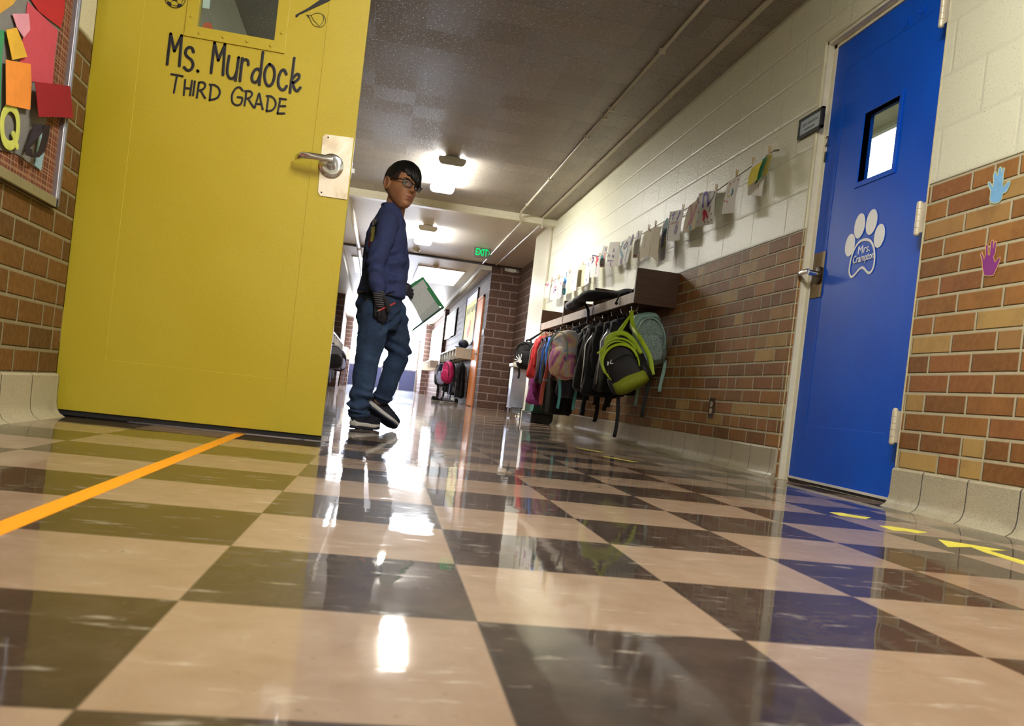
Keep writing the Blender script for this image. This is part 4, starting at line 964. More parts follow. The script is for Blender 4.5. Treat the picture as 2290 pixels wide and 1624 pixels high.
def backpack(o, az, tilt, w, d, h, m_main, m_pocket, m_strap, label, m_trim=None, tails=(0.25, 0.3), group='bags on the rack', pitch=0.0, hook=None, name='backpack', m_side=None, m_tail=None):
    """origin o = middle of the bag; front pocket, lid, two shoulder straps at the back, haul loop, strap tails"""
    F = frame3(o, az, tilt, pitch); t = thing(name, tuple(F(0, 0, -h/2)), label, 'backpack', group)
    b = B(); slab(b, F, w, d, h, sd=0.12); add('body', b, m_main, t, True)
    b = B(); slab(b, F, w*0.82, d*0.5, h*0.58, (0, d*0.42, -h*0.14), sd=0.1); add('front_pocket', b, m_pocket, t, True)
    nv = F(0, 1, 0)-F(0, 0, 0)
    b = B(); b.tube([F(w*0.46*math.sin(a)*1.0, d*0.50, h*0.02+h*0.42*math.cos(a)) for a in [-2.1+i*4.2/20 for i in range(21)]], 0.006, 8); add('zipper', b, m_trim or m_strap, t, True)
    b = B(); ribbon(b, smooth_path([F(-0.03, -d*0.45, h*0.47), F(-0.02, -d*0.4, h*0.56), F(0.02, -d*0.4, h*0.56), F(0.03, -d*0.45, h*0.47)]), 0.02, 0.004, nv); add('haul_loop', b, m_strap, t, True)
    for sg, L in ((-1, tails[0]), (1, tails[1])):
        b = B(); ribbon(b, smooth_path([F(sg*w*0.16, -d*0.5, h*0.42), F(sg*w*0.24, -d*0.78, h*0.2), F(sg*w*0.3, -d*0.72, -h*0.12), F(sg*w*0.40, -d*0.5, -h*0.40)]), 0.055, 0.012, nv); add('shoulder_strap', b, m_strap, t, True)
        e0 = F(sg*w*0.42, -d*0.2, -h*0.40)
        b = B(); ribbon(b, [e0+Vector((0.008*math.sin(4*f+sg), 0.006*sg, -L*f)) for f in [i/8 for i in range(9)]], 0.024, 0.003, (0.3, 1, 0)); add('strap_tail', b, m_tail or m_strap, t, True)
    if m_side:
        for sg in (-1, 1):
            b = B(); slab(b, F, w*0.22, d*0.8, h*0.36, (sg*w*0.46, 0, -h*0.28), nz=16, na=20); add('side_pocket', b, m_side, t, True)
    if hook:
        hk = Vector(hook); tp = F(0, -d*0.42, h*0.54)
        b = B(); ribbon(b, [tp+Vector((0.012, 0, 0)), tp.lerp(hk, 0.6)+Vector((0.006, 0, 0)), hk, tp.lerp(hk, 0.6)-Vector((0.006, 0, 0)), tp-Vector((0.012, 0, 0))], 0.014, 0.003, nv); add('hanging_loop', b, m_strap, t, True)
    return t, F

J0 = jacket(5.15, 1.56, 0.90, 0.36, 0.14, 0.11, m_blk1, 'black jacket hanging just behind the lime backpack', seed=1.3, collar=m_navy)
J1 = jacket(5.48, 1.54, 0.89, 0.33, 0.15, 0.12, m_blk2, 'wide charcoal jacket, second behind the lime backpack', seed=2.1)
J2 = jacket(5.82, 1.55, 0.90, 0.36, 0.14, 0.12, m_blk1, 'black jacket hanging before the tie dye backpack', seed=3.7, trim=m_navy)
jacket(6.62, 1.57, 0.90, 0.30, 0.12, 0.09, m_navy, 'dark navy jacket hanging just past the tie dye backpack', seed=4.4)
JF = jacket(6.87, 1.56, 0.90, 0.44, 0.12, 0.085, m_flor, 'brown flowered jacket with coral straps on the rack', seed=5.2, collar=m_coral, trim=m_coral)
jacket(7.12, 1.56, 0.90, 0.14, 0.13, 0.085, m_blk1, 'long black coat reaching almost to the floor', seed=6.1, name='coat')
jacket(7.36, 1.54, 0.90, 0.40, 0.12, 0.08, m_blk2, 'black jacket with a bright blue stripe', seed=7.9, trim=m_blue2, sleeve=m_blue2)
jacket(7.59, 1.54, 0.90, 0.42, 0.12, 0.075, m_mar, 'dark plum jacket with a pale zipper before the red one', seed=8.3)
jacket(7.82, 1.52, 0.90, 0.46, 0.12, 0.075, m_red, 'bright red hooded jacket near the far end of the rack', seed=9.4, lean=-0.03)
jacket(8.08, 1.57, 0.60, 0.20, 0.12, 0.08, m_purp, 'magenta quilted jacket at the far end of the rack', seed=10.2, collar=m_blk1)
b = B(); ribbon(b, smooth_path([at(1230, 785, y=6.87), at(1228, 800, y=6.87), at(1222, 835, y=6.87), at(1214, 868, y=6.87), at(1209, 905, y=6.87)]), 0.035, 0.004, (0.3, 1, 0)); cs = add('hanging_strap', b, m_coral, JF, True); cs['label'] = 'coral strap'
b = B(); q = at(1219, 850, y=6.87); b.box(q-Vector((0.022, 0.006, 0.008)), q+Vector((0.022, 0.004, 0.008)), 0.002); add('buckle', b, m_steel, cs)
# tie-dye backpack with a light blue tail
backpack((1.40, 6.22, 0.64), PI*1.12, 0.16, 0.30, 0.17, 0.42, m_dye, m_dye, m_navy, 'fuzzy pastel tie dye backpack in the middle of the rack', m_trim=m_mint, tails=(0.26, 0.30), hook=(1.53, 6.242, 0.916), m_tail=M('turquoise_webbing', (96, 186, 194), 0.6))
sp, F = backpack((1.42, 8.32, 0.70), PI*1.3, 0.1, 0.22, 0.12, 0.30, m_blk1, m_blk2, m_blk1, 'black bag with white spokes at the far end of the rack', tails=(0.12, 0.16), hook=(1.55, 8.17, 0.968))
b = B(); nv = F(0, 1, 0)-F(0, 0, 0)
for a in (0.5, 0.95, 1.4, 1.85, 2.3): stroke(b, [F(-0.02-0.02*math.cos(a-0.6), 0.098, -0.07+0.02*math.sin(a-0.6)), F(-0.02-0.075*math.cos(a-0.6), 0.088, -0.07+0.075*math.sin(a-0.6))], 0.008, nv, 0.003)
b.disc(F(-0.02, 0.096, -0.07), nv, 0.018, 0.004); add('spoke_print', b, m_vinyl_w, sp)
# lime and charcoal backpack on the near end hook
az = PI*1.34
lb, F = backpack((1.435, 4.60, 0.535), az, 0.56, 0.25, 0.14, 0.345, m_char, m_char, m_lime, 'lime green and charcoal backpack on the nearest hook of the rack', m_trim=m_lime, tails=(0.30, 0.26), m_side=m_char, m_tail=m_blk1, hook=(1.53, 4.845, 0.916))
nv = F(0, 1, 0)-F(0, 0, 0)
b = B(); slab(b, F, 0.235, 0.165, 0.11, (0.0, 0.012, -0.125), e=3.2, nz=18, bulge=0.16, sd=0.1, taper=0); add('lower_panel', b, m_limemesh, lb, True)
b = B(); b.tube([F(0.116*math.sin(a), 0.086, 0.012+0.112*math.cos(a)) for a in [-1.75+i*3.5/24 for i in range(25)]], 0.0095, 8, flat=(nv, 0.5)); add('pocket_piping', b, m_lime, lb, True)
b = B(); b.tube([F(0.120*math.sin(a), 0.05, 0.045+0.125*math.cos(a)) for a in [-1.6+i*3.2/24 for i in range(25)]], 0.008, 8); add('lid_piping', b, m_lime, lb, True)
b = B(); ribbon(b, smooth_path([F(-0.07, -0.05, 0.14), F(-0.03, -0.06, 0.215), F(0.06, -0.07, 0.21), F(0.11, -0.06, 0.14), F(0.125, -0.04, 0.02)]), 0.034, 0.012, nv); add('shoulder_pad', b, m_lime, lb, True)
b = B(); ribbon(b, smooth_path([Vector((1.512, 4.835, 0.912)), Vector((1.52, 4.77, 0.80)), F(0.16, -0.07, 0.12), F(0.17, -0.04, -0.02), F(0.14, -0.02, -0.14)]), 0.03, 0.006, nv); add('shoulder_pad', b, m_lime, lb, True)
b = B(); slab(b, F, 0.19, 0.05, 0.31, (0.04, -0.08, 0.03), e=2.6, nz=18); add('back_panel', b, m_pad, lb, True)
b = B()
for (p0, p1, p2) in (((-0.055, 0.165, 0.035), (-0.065, 0.165, 0.015), (-0.05, 0.165, 0.03)), ((-0.03, 0.165, 0.035), (-0.045, 0.165, 0.018), (-0.03, 0.165, 0.012))):
    stroke(b, [F(*p0), F(*p1), F(*p2)], 0.006, nv, 0.002)
add('logo_mark', b, m_vinyl_w, lb)
b = B(); stroke(b, [F(-0.105, 0.085, 0.13), F(-0.08, 0.09, 0.135), F(-0.075, 0.09, 0.142)], 0.012, nv, 0.003); add('zip_pull', b, m_lime, lb)
# silver glitter bag behind it
sb, F2 = backpack((1.67, 4.83, 0.73), PI*1.42, 0.2, 0.20, 0.15, 0.34, m_glit, m_glit, m_mint, 'silver and mint glitter backpack behind the lime backpack', m_trim=m_mint, tails=(0.30, 0.22), hook=(1.61, 4.972, 0.916))
b = B(); slab(b, F2, 0.21, 0.10, 0.20, (-0.02, -0.03, 0.10), nz=18, sd=0.2); add('lid', b, m_mint, sb, True)
# black strap tails below the clothes
for i, (u0, v0, u1, v1) in enumerate(((1322, 850, 1316, 893), (1333, 850, 1327, 930), (1352, 850, 1346, 905), (1372, 845, 1364, 945), (1386, 850, 1380, 920), (1402, 845, 1395, 912), (1308, 850, 1306, 925))):
    par, yy = ((J2, 5.74), (J2, 5.84), (J1, 5.50), (J1, 5.44), (J0, 5.20), (J0, 5.10), (J2, 5.88))[i]
    A, E = at(u0, v0, y=yy), at(u1, v1, y=yy); A.x = 1.52; A.z = 0.42; E.x = 1.50
    b = B(); ribbon(b, [A.lerp(E, f)+Vector((0.006*math.sin(6*f+i), 0, 0)) for f in [k/8 for k in range(9)]], 0.03 if i != 6 else 0.026, 0.003, (0.2, 1, 0)); st_ = add('hanging_strap', b, m_blk1 if i != 6 else M('pale_blue_webbing', (130, 176, 200), 0.6), par, True)
    b = B(); b.box(E-Vector((0.014, 0.003, 0.008)), E+Vector((0.014, 0.003, 0.004)), 0.001); add('strap_end', b, m_blk2, st_)
# clothes lying on the shelf
P = [at(1322, 682, x=1.56), at(1345, 668, x=1.58), at(1375, 655, x=1.62), at(1405, 640, x=1.64), at(1418, 634, x=1.66)]
t = thing('folded_jacket', tuple(P[2]), 'black rolled jacket lying along the coat rack shelf', 'jacket', 'clothes on the rack shelf')
b = B(); Q = [Vector((1.41 if y > 5.7 else 1.50+0.2*min(1, (5.7-y)/0.25)-0.02, y, 1.075+dz)) for y, dz in ((6.28, -0.022), (6.05, -0.014), (5.78, 0.014), (5.5, 0.03), (5.30, 0.022))]
b.tube(smooth_path(Q), [0.045+0.012*math.sin(i*1.1) for i in range(25)], 16, flat=((0, 0, 1), 0.8)); add('body', b, m_blk1, t, True)
b = B(); b.tube(smooth_path([(1.40, 6.36, 1.06), (1.38, 6.2, 1.05), (1.40, 6.0, 1.07)]), 0.034, 14); add('sleeve', b, m_navy, t, True)
b = B(); b.tube([(1.45, 5.95, 1.05), (1.475, 5.94, 1.0), (1.48, 5.935, 0.95), (1.481, 5.93, 0.90)], [0.012, 0.012, 0.01, 0.006], 8); add('drawstring', b, m_navy, t, True)
t = thing('folded_jacket', (1.62, 5.1, 1.0), 'dark maroon garment heaped on the shelf by the end panel', 'jacket', 'clothes on the rack shelf')
b = B(); b.ball((1.665, 5.0, 1.098), (0.085, 0.15, 0.070), 28, 18, fn=lambda q: q*(1+0.14*math.sin(6*q.y+2)+0.1*math.sin(8*q.x)+0.08*math.cos(9*q.z))); add('body', b, M('maroon_knit', (94, 26, 34), 0.85, var=0.2, bump=0.004, bscale=60), t, True)
b = B(); b.tube([(1.57, 5.12, 1.08), (1.50, 5.14, 1.052), (1.486, 5.15, 1.0)], 0.006, 8); b.ball((1.486, 5.15, 0.99), 0.012, 12, 8); add('tassel', b, m_blk1, t, True)

# ---------------------------------------------------------------- clothesline with drawings
xl = 1.765
b = B(); b.tube([(xl, 3.40, 1.672), (xl, 4.2, 1.622), (xl, 5.2, 1.612), (xl, 6.2, 1.606), (xl, 7.3, 1.612), (xl, 8.5, 1.622), (xl, 9.62, 1.643)], 0.0028, 6); b.tube([(1.792, 3.40, 1.68), (xl, 3.40, 1.672)], 0.005, 8); b.tube([(1.774, 9.62, 1.65), (xl, 9.62, 1.643)], 0.005, 8)
tag(add('clothesline', b, M('brown_string', (96, 84, 58), 0.7), None, True), 'thin brown clothesline strung along the cream wall', 'string')
def line_z(y):
    K = [(3.4, 1.672), (4.2, 1.622), (5.2, 1.612), (6.2, 1.606), (7.3, 1.612), (8.5, 1.622), (9.62, 1.643)]
    for (a, za), (c, zc) in zip(K, K[1:]):
        if a <= y <= c: return za+(zc-za)*(y-a)/(c-a)
    return K[-1][1]
PCOL = {'violet': (92, 60, 168), 'red': (214, 38, 74), 'rust': (166, 84, 84), 'teal': (40, 120, 134), 'navy': (30, 32, 76), 'olive': (186, 180, 66), 'blue': (30, 120, 200), 'pink': (208, 120, 150), 'brown': (120, 60, 44), 'plum': (100, 60, 110)}
PM = {k: M('paint_'+k, v, 0.7) for k, v in PCOL.items()}
TANP = M('tan_drawing_paper', (206, 196, 166), 0.8, var=0.03)
_cnt = [0]
def sheet(px, label, mat=m_paper, marks=(), dots=(), off=None, tilt=0.03, name='drawing', group='drawings on the clothesline', parts=True):
    """paper clipped to the line; px = TL, TR, BR, BL in the photograph, on the plane of the line"""
    _cnt[0] += 1; 
    if off is None: off = (0, 0.048, 0.024)[_cnt[0] % 3]
    tilt = 0.022
    P = [at(u, v, x=xl-0.006-off) for u, v in px]; zt = max(P[0].z, P[1].z); Hh = max(0.05, zt-min(P[2].z, P[3].z))
    def bend(p): f = max(0, (zt-p.z)/Hh); return Vector((p.x-tilt*f-0.006*math.sin(PI*f), p.y, p.z))
    def Q(s, h):  # s 0..1 left to right, h 0..1 downwards
        return bend((P[0].lerp(P[1], s)).lerp(P[3].lerp(P[2], s), h))
    t = thing(name, tuple(Q(0.5, 1)), label, 'drawing', group)
    b = B(); n = 8; G = [[b.bm.verts.new(Q(i/4, j/n)) for i in range(5)] for j in range(n+1)]; G2 = [[b.bm.verts.new(Q(i/4, j/n)+Vector((0.0008, 0, 0))) for i in range(5)] for j in range(n+1)]
    for j in range(n):
        for i in range(4): b.bm.faces.new((G[j][i], G[j][i+1], G[j+1][i+1], G[j+1][i])); b.bm.faces.new((G2[j][i], G2[j+1][i], G2[j+1][i+1], G2[j][i+1]))
    E = [(0, i) for i in range(5)]+[(j, 4) for j in range(1, n+1)]+[(n, i) for i in range(3, -1, -1)]+[(j, 0) for j in range(n-1, 0, -1)]
    for (a, c), (a2, c2) in zip(E, E[1:]+E[:1]): b.bm.faces.new((G[a][c], G2[a][c], G2[a2][c2], G[a2][c2]))
    smooth_angle(add('sheet', b, mat, t), 50)
    for mk, w_, pts in marks:
        b = B(); stroke(b, [Q(*p)-Vector((0.0008, 0, 0)) for p in pts], w_, (-1, 0, 0), 0.0008); add('paint_mark', b, PM[mk], t)
    for mk, r, pts in dots:
        b = B()
        for p in pts: b.disc(Q(*p)-Vector((0.0004, 0, 0)), (-1, 0, 0), r, 0.0008, 10)
        add('paint_dots', b, PM[mk], t)['kind'] = 'stuff'
    return t, Q
def pin(y, label, dx=0.0):
    z = line_z(y); t = thing('clothespin', (xl-0.01, y, z-0.03), label, 'clothespin', 'clothespins on the line'); 
    for s in (-1, 1):
        b = B(); b.poly([(xl-0.006+s*0.0075, y-0.004, z+0.038), (xl-0.006+s*0.0045, y-0.004, z-0.01), (xl-0.006+s*0.002, y-0.004, z-0.034), (xl-0.006+s*0.0006, y-0.004, z-0.034), (xl-0.006+s*0.0008, y-0.004, z), (xl-0.006+s*0.0035, y-0.004, z+0.038)], (0, 0.009, 0)); add('prong', b, M('wood_pin', (196, 170, 120), 0.6) if 'wood_pin' not in bpy.data.materials else bpy.data.materials['wood_pin'], t)
    b = B(); b.tube([(xl-0.012, y, z), (xl, y, z)], 0.0035, 8); add('spring', b, m_steel, t, True)
    return t
sheet([(1684, 360), (1722, 347), (1712, 440), (1680, 438)], 'white sheet at the near end of the line under coloured paper', off=0.0, marks=(('plum', 0.004, [(0.7, 0.72), (0.72, 0.8)]),))
sheet([(1683, 376), (1706, 359), (1701, 404), (1680, 419)], 'yellow paper clipped at the near end of the clothesline', M('yellow_paper', (222, 208, 62), 0.8), off=0.042, tilt=0.03)
sheet([(1706, 357), (1716, 348), (1711, 396), (1697, 415)], 'green paper clipped beside the yellow one', M('green_paper', (40, 128, 82), 0.8), off=0.028, tilt=0.03)
sheet([(1717, 347), (1731, 346), (1725, 392), (1713, 398)], 'olive yellow folded paper at the very end of the line', M('olive_paper', (176, 166, 74), 0.8), off=0.014, tilt=0.01)
sheet([(1630, 405), (1658, 392), (1649, 477), (1622, 480)], 'white drawing with a teal eye and a yellow curve', marks=(('olive', 0.008, [(0.28, 0.1), (0.25, 0.4), (0.3, 0.52), (0.5, 0.5)]), ('teal', 0.02, [(0.6, 0.36), (0.66, 0.42), (0.6, 0.48)]), ('brown', 0.006, [(0.55, 0.05), (0.5, 0.12)])), dots=(('red', 0.006, [(0.1, 0.62), (0.3, 0.66), (0.85, 0.1), (0.2, 0.12)]),))
sheet([(1563, 432), (1605, 426), (1603, 502), (1564, 509)], 'white drawing with a violet arch and a red blot', marks=(('violet', 0.026, [(0.36, 0.42), (0.33, 0.2), (0.38, 0.05), (0.52, 0.1), (0.62, 0.3), (0.66, 0.42)]), ('navy', 0.012, [(0.92, 0.06), (0.88, 0.2), (0.68, 0.42)]), ('red', 0.04, [(0.44, 0.62), (0.5, 0.66), (0.46, 0.78)]), ('red', 0.02, [(0.55, 0.62), (0.66, 0.78)]), ('plum', 0.012, [(0.78, 0.48), (0.74, 0.62)])),
      dots=(('plum', 0.007, [(0.08, 0.86), (0.2, 0.03), (0.1, 0.3), (0.1, 0.58), (0.86, 0.7), (0.88, 0.88), (0.5, 0.9), (0.7, 0.92), (0.7, 0.04)]),))
sheet([(1541, 462), (1566, 441), (1562, 512), (1533, 526)], 'tan drawing of a rusty red hand', TANP, marks=(('rust', 0.03, [(0.5, 0.75), (0.5, 0.5), (0.3, 0.2), (0.22, 0.1)]), ('rust', 0.04, [(0.6, 0.7), (0.75, 0.45), (0.8, 0.25)]), ('brown', 0.03, [(0.8, 0.02), (0.95, 0.16)]), ('rust', 0.012, [(0.45, 0.6), (0.35, 0.85)])), dots=(('teal', 0.018, [(0.6, 0.9)]),))
sheet([(1498, 475), (1531, 468), (1527, 538), (1496, 542)], 'white drawing with black dots and violet strokes', marks=(('violet', 0.02, [(0.36, 0.06), (0.32, 0.25)]), ('violet', 0.012, [(0.25, 0.14), (0.42, 0.1)]), ('violet', 0.022, [(0.78, 0.1), (0.66, 0.32)]), ('brown', 0.014, [(0.3, 0.42), (0.5, 0.4), (0.76, 0.42)]), ('plum', 0.03, [(0.68, 0.54), (0.6, 0.66), (0.68, 0.74), (0.74, 0.6), (0.68, 0.54)])),
      dots=(('navy', 0.010, [(0.1, 0.03+0.1*i) for i in range(10)]),))
sheet([(1484, 500), (1498, 487), (1493, 580), (1481, 590)], 'narrow collage of green, black and grey paper', M('collage_grey', (156, 150, 150), 0.8), marks=(('teal', 0.06, [(0.6, 0.05), (0.55, 0.3)]), ('navy', 0.05, [(0.4, 0.36), (0.4, 0.6)]), ('brown', 0.03, [(0.05, 0.45), (0.1, 0.58)]), ('olive', 0.03, [(0.85, 0.5), (0.7, 0.7)])))
sheet([(1463, 509), (1480, 506), (1477, 588), (1458, 570)], 'plain tan sheet turned edgewise before the collage', TANP, tilt=0.05)
sheet([(1441, 522), (1463, 508), (1458, 570), (1436, 583)], 'tan sheet with a small red mark at its top', TANP, tilt=0.02, marks=(('brown', 0.02, [(0.6, 0.02), (0.7, 0.08)]), ('plum', 0.005, [(0.4, 0.3), (0.35, 0.6)])))
sheet([(1424, 519), (1438, 515), (1433, 578), (1421, 578)], 'narrow white sheet with faint dark strokes', tilt=0.02, marks=(('plum', 0.012, [(0.5, 0.1), (0.45, 0.45)]), ('rust', 0.012, [(0.1, 0.92), (0.7, 0.93)])))
sheet([(1391, 540), (1421, 527), (1410, 586), (1388, 596)], 'white drawing with teal and dark blue strokes', marks=(('teal', 0.03, [(0.12, 0.1), (0.08, 0.4), (0.4, 0.7)]), ('navy', 0.02, [(0.45, 0.2), (0.3, 0.3), (0.45, 0.38), (0.6, 0.25), (0.45, 0.15)]), ('navy', 0.045, [(0.85, 0.02), (0.9, 0.3)]), ('teal', 0.02, [(0.72, 0.4), (0.7, 0.9)])), dots=(('plum', 0.03, [(0.3, 0.85)]),))
sheet([(1364, 542), (1389, 541), (1386, 597), (1361, 597)], 'pale grey drawing with a row of dark spots', M('grey_drawing_paper', (198, 194, 184), 0.8), marks=(('plum', 0.014, [(0.1, 0.76), (0.6, 0.77)]),), dots=(('navy', 0.014, [(0.08, 0.56), (0.24, 0.57), (0.5, 0.58), (0.6, 0.6)]), ('plum', 0.02, [(0.55, 0.36), (0.4, 0.9)])))
sheet([(1350, 549), (1362, 552), (1357, 598), (1345, 597)], 'narrow drawing with a teal and red blot', M('grey_drawing_paper2', (192, 186, 176), 0.8), marks=(('teal', 0.045, [(0.2, 0.55), (0.5, 0.6)]), ('red', 0.02, [(0.7, 0.4), (0.6, 0.7)]), ('rust', 0.03, [(0.3, 0.95), (0.6, 0.95)]), ('navy', 0.02, [(0.6, 0.1), (0.8, 0.2)])))
sheet([(1324, 570), (1344, 573), (1347, 620), (1324, 622)], 'white drawing with purple and red loops at its top', marks=(('plum', 0.03, [(0.12, 0.12), (0.3, 0.2), (0.15, 0.35)]), ('red', 0.03, [(0.6, 0.1), (0.85, 0.2), (0.6, 0.3), (0.7, 0.45)]), ('navy', 0.012, [(0.65, 0.55), (0.6, 0.8)]), ('navy', 0.01, [(0.02, 0.02), (0.9, 0.03)])))
sheet([(1312, 588), (1323, 582), (1322, 634), (1311, 640)], 'narrow white sheet with tiny dark spots', dots=(('navy', 0.012, [(0.5, 0.1), (0.6, 0.2), (0.5, 0.8)]),))
sheet([(1295, 592), (1316, 593), (1310, 641), (1295, 643)], 'blank tan sheet past the purple and red drawing', TANP, tilt=0.06)
sheet([(1282, 598), (1294, 597), (1293, 650), (1281, 652)], 'white sheet with one dark tick', dots=(('navy', 0.012, [(0.3, 0.6), (0.4, 0.7)]),))
sheet([(1272, 612), (1282, 611), (1281, 656), (1271, 658)], 'narrow blank tan sheet past the blank white one', TANP)
sheet([(1260, 610), (1272, 608), (1271, 660), (1259, 663)], 'white drawing with bright blue and teal blots', marks=(('blue', 0.07, [(0.5, 0.35), (0.75, 0.45)]), ('teal', 0.03, [(0.6, 0.02), (0.7, 0.2)]), ('teal', 0.07, [(0.3, 0.82), (0.8, 0.86)])))
sheet([(1252, 625), (1260, 622), (1259, 664), (1251, 668)], 'narrow white sheet with a pink edge', dots=(('pink', 0.03, [(0.6, 0.3)]), ('plum', 0.014, [(0.3, 0.8)])))
sheet([(1237, 628), (1250, 629), (1250, 670), (1234, 672)], 'white drawing with a small pink rainbow', marks=(('pink', 0.03, [(0.4, 0.62), (0.5, 0.38), (0.8, 0.32)]), ('plum', 0.025, [(0.5, 0.62), (0.6, 0.5), (0.8, 0.5)]), ('pink', 0.02, [(0.3, 0.08), (0.5, 0.05)])))
sheet([(1223, 630), (1233, 630), (1232, 666), (1220, 668)], 'farthest white drawing on the line, with a pink squiggle', marks=(('pink', 0.04, [(0.1, 0.2), (0.4, 0.25), (0.6, 0.15)]),))
PINS = [(3.44, 'nearest clothespin, at the end by the coloured papers'), (3.64, 'clothespin over the yellow paper'), (3.86, 'clothespin on the drawing with the teal eye'), (4.16, 'clothespin at the near corner of the violet arch drawing'), (4.42, 'clothespin at the far corner of the violet arch drawing'), (4.74, 'clothespin at the near corner of the black dotted drawing'), (4.98, 'clothespin at the far corner of the black dotted drawing'), (5.32, 'clothespin on the tan sheet turned edgewise'), (5.48, 'clothespin on the tan sheet with the red mark'), (5.74, 'clothespin on the narrow white sheet with faint strokes'), (6.0, 'clothespin at the near corner of the teal and blue drawing'), (6.42, 'clothespin on the drawing with the row of dark spots'), (6.95, 'clothespin on the purple and red loops drawing'), (7.3, 'clothespin over the narrow white sheet with tiny spots'), (7.6, 'clothespin on the blank tan sheet'), (8.2, 'clothespin over the bright blue blots'), (8.75, 'clothespin on the pink rainbow drawing'), (9.15, 'farthest clothespin, over the pink squiggle')]
for y, lb in PINS: pin(y, lb)

# ---------------------------------------------------------------- steel stand and bins past the rack
t = thing('steel_stand', (1.52, 9.4, 0.0), 'pale steel stand on the floor just past the coat rack', 'stand')
m_shine = M('pale_blue_steel', (198, 206, 226), 0.25, 0.7, var=0.2, scale=9)
add('body', B().box((1.45, 9.3, 0.12), (1.62, 9.5, 0.60), 0.01), m_shine, t)
add('top_basin', B().box((1.43, 9.26, 0.60), (1.65, 9.52, 0.645), 0.012), m_white, t)
b = B()
for x in (1.435, 1.545):
    b.box((x-0.006, 9.0, 0), (x+0.006, 9.012, 0.135)); b.box((x-0.006, 9.24, 0), (x+0.006, 9.252, 0.135)); b.box((x-0.006, 9.0, 0.123), (x+0.006, 9.3, 0.135)); b.box((x-0.006, 9.0, 0.0), (x+0.006, 9.25, 0.012))
b.box((1.435, 9.0, 0.123), (1.545, 9.012, 0.135)); b.box((1.435, 9.0, 0.05), (1.545, 9.012, 0.06)); add('foot_frame', b, m_chrome, t)
add('foot_plate', B().box((1.441, 9.014, 0.07), (1.539, 9.022, 0.12)), m_shine, t)
t = thing('storage_bin', (1.66, 8.7, 0), 'black storage bin on the floor at the far end of the rack', 'bin')
b = B(); b.box((1.55, 8.35, 0.0), (1.79, 8.95, 0.10), 0.01); add('body', b, m_black, t)
b = B(); b.box((1.545, 8.34, 0.10), (1.792, 8.96, 0.112), 0.004); add('rim', b, m_black, t)
tag(add('green_box', B().box((1.57, 8.42, 0.113), (1.78, 8.9, 0.25), 0.006), M('dark_green_plastic', (24, 66, 50), 0.5)), 'dark green box sitting on the black storage bin', 'box')
b = B(); b.poly([(1.53, 8.36, 0.20), (1.545, 8.20, 0.26), (1.55, 8.28, 0.13), (1.54, 8.40, 0.12)], (0.006, 0.003, 0)); 
tag(add('teal_folder', b, M('teal_card', (76, 142, 138), 0.6)), 'teal folder leaning against the green box', 'folder')
# ---------------------------------------------------------------- far corridor, right side
XR = 1.62
t = empty('door_7', (XR, 14.98, 0)); struct(t, 'orange classroom door on the far right brick wall', 'door')
m_org = M('orange_door_enamel', (244, 146, 52), 0.35, var=0.05)
add('leaf', B().box((XR-0.02, 14.58, 0.01), (XR, 15.36, 1.93), 0.002), m_org, t)
add('frame', B().box((XR-0.026, 14.52, 0), (XR, 14.575, 1.98)).box((XR-0.026, 15.365, 0), (XR, 15.42, 1.98)).box((XR-0.026, 14.52, 1.935), (XR, 15.42, 1.98)), M('orange_frame', (214, 124, 60), 0.4), t)
add('lever', B().tube([(XR-0.02, 14.65, 0.93), (XR-0.06, 14.65, 0.93), (XR-0.062, 14.76, 0.93)], 0.011, 10), m_steel, t, True)
add('closer_plate', B().box((XR-0.03, 14.62, 0.80), (XR-0.02, 14.68, 1.05), 0.002), m_brass, t)
t = thing('number_sign', (XR-0.004, 14.2, 1.25), 'small white room number plate beside the orange door', 'sign')
add('plate', B().box((XR-0.012, 14.0, 1.24), (XR, 14.32, 1.35), 0.002), M('dark_plate', (70, 54, 50), 0.5), t)
text_on('18', None, (XR-0.0125, 14.28, 1.255), (XR-0.0125, 14.05, 1.255), None, 'number_lettering', m_vinyl_w, t, height=0.08, depth=0.001)
t = thing('poster', (XR-0.01, 16.6, 1.2), 'tall yellow poster in a dark frame on the far right wall', 'poster')
add('frame', B().box((XR-0.03, 15.52, 1.17), (XR, 15.6, 2.2)).box((XR-0.03, 17.56, 1.17), (XR, 17.62, 2.2)).box((XR-0.03, 15.52, 1.15), (XR, 17.62, 1.19)).box((XR-0.03, 15.52, 2.18), (XR, 17.62, 2.21)), M('dark_poster_frame', (46, 34, 36), 0.5), t)
add('sheet', B().box((XR-0.012, 15.6, 1.19), (XR, 17.56, 2.18)), M('poster_yellow', (238, 224, 130), 0.6), t)
add('top_band', B().box((XR-0.015, 15.6, 2.02), (XR-0.012, 17.56, 2.18)), M('poster_white', (206, 206, 224), 0.6), t)
b = B(); b.poly([(XR-0.016, y, z) for y, z in ((16.9, 1.35), (16.7, 1.32), (16.45, 1.45), (16.35, 1.62), (16.5, 1.68), (16.62, 1.55), (16.85, 1.5))], (0.003, 0, 0)); add('red_figure', b, M('poster_red', (206, 74, 60), 0.6), t)
b = B()
for i in range(7): b.box((XR-0.016, 15.75+i*0.24, 1.80+0.02*(i % 2)), (XR-0.012, 15.86+i*0.24, 1.93))
add('dark_marks', b, M('poster_ink', (70, 60, 50), 0.6), t)['kind'] = 'stuff'
t = thing('banner', (XR-0.01, 20.6, 1.5), 'grey patterned banner hanging on the far right wall', 'banner')
kk = N('grey_banner_print'); kk.l(kk.ramp(kk.noise(kk.obj(), 9, 5, 0.7), [(0.35, lin((60, 68, 66))), (0.5, lin((128, 138, 132))), (0.65, lin((176, 186, 178)))]), kk.b.inputs['Base Color'])
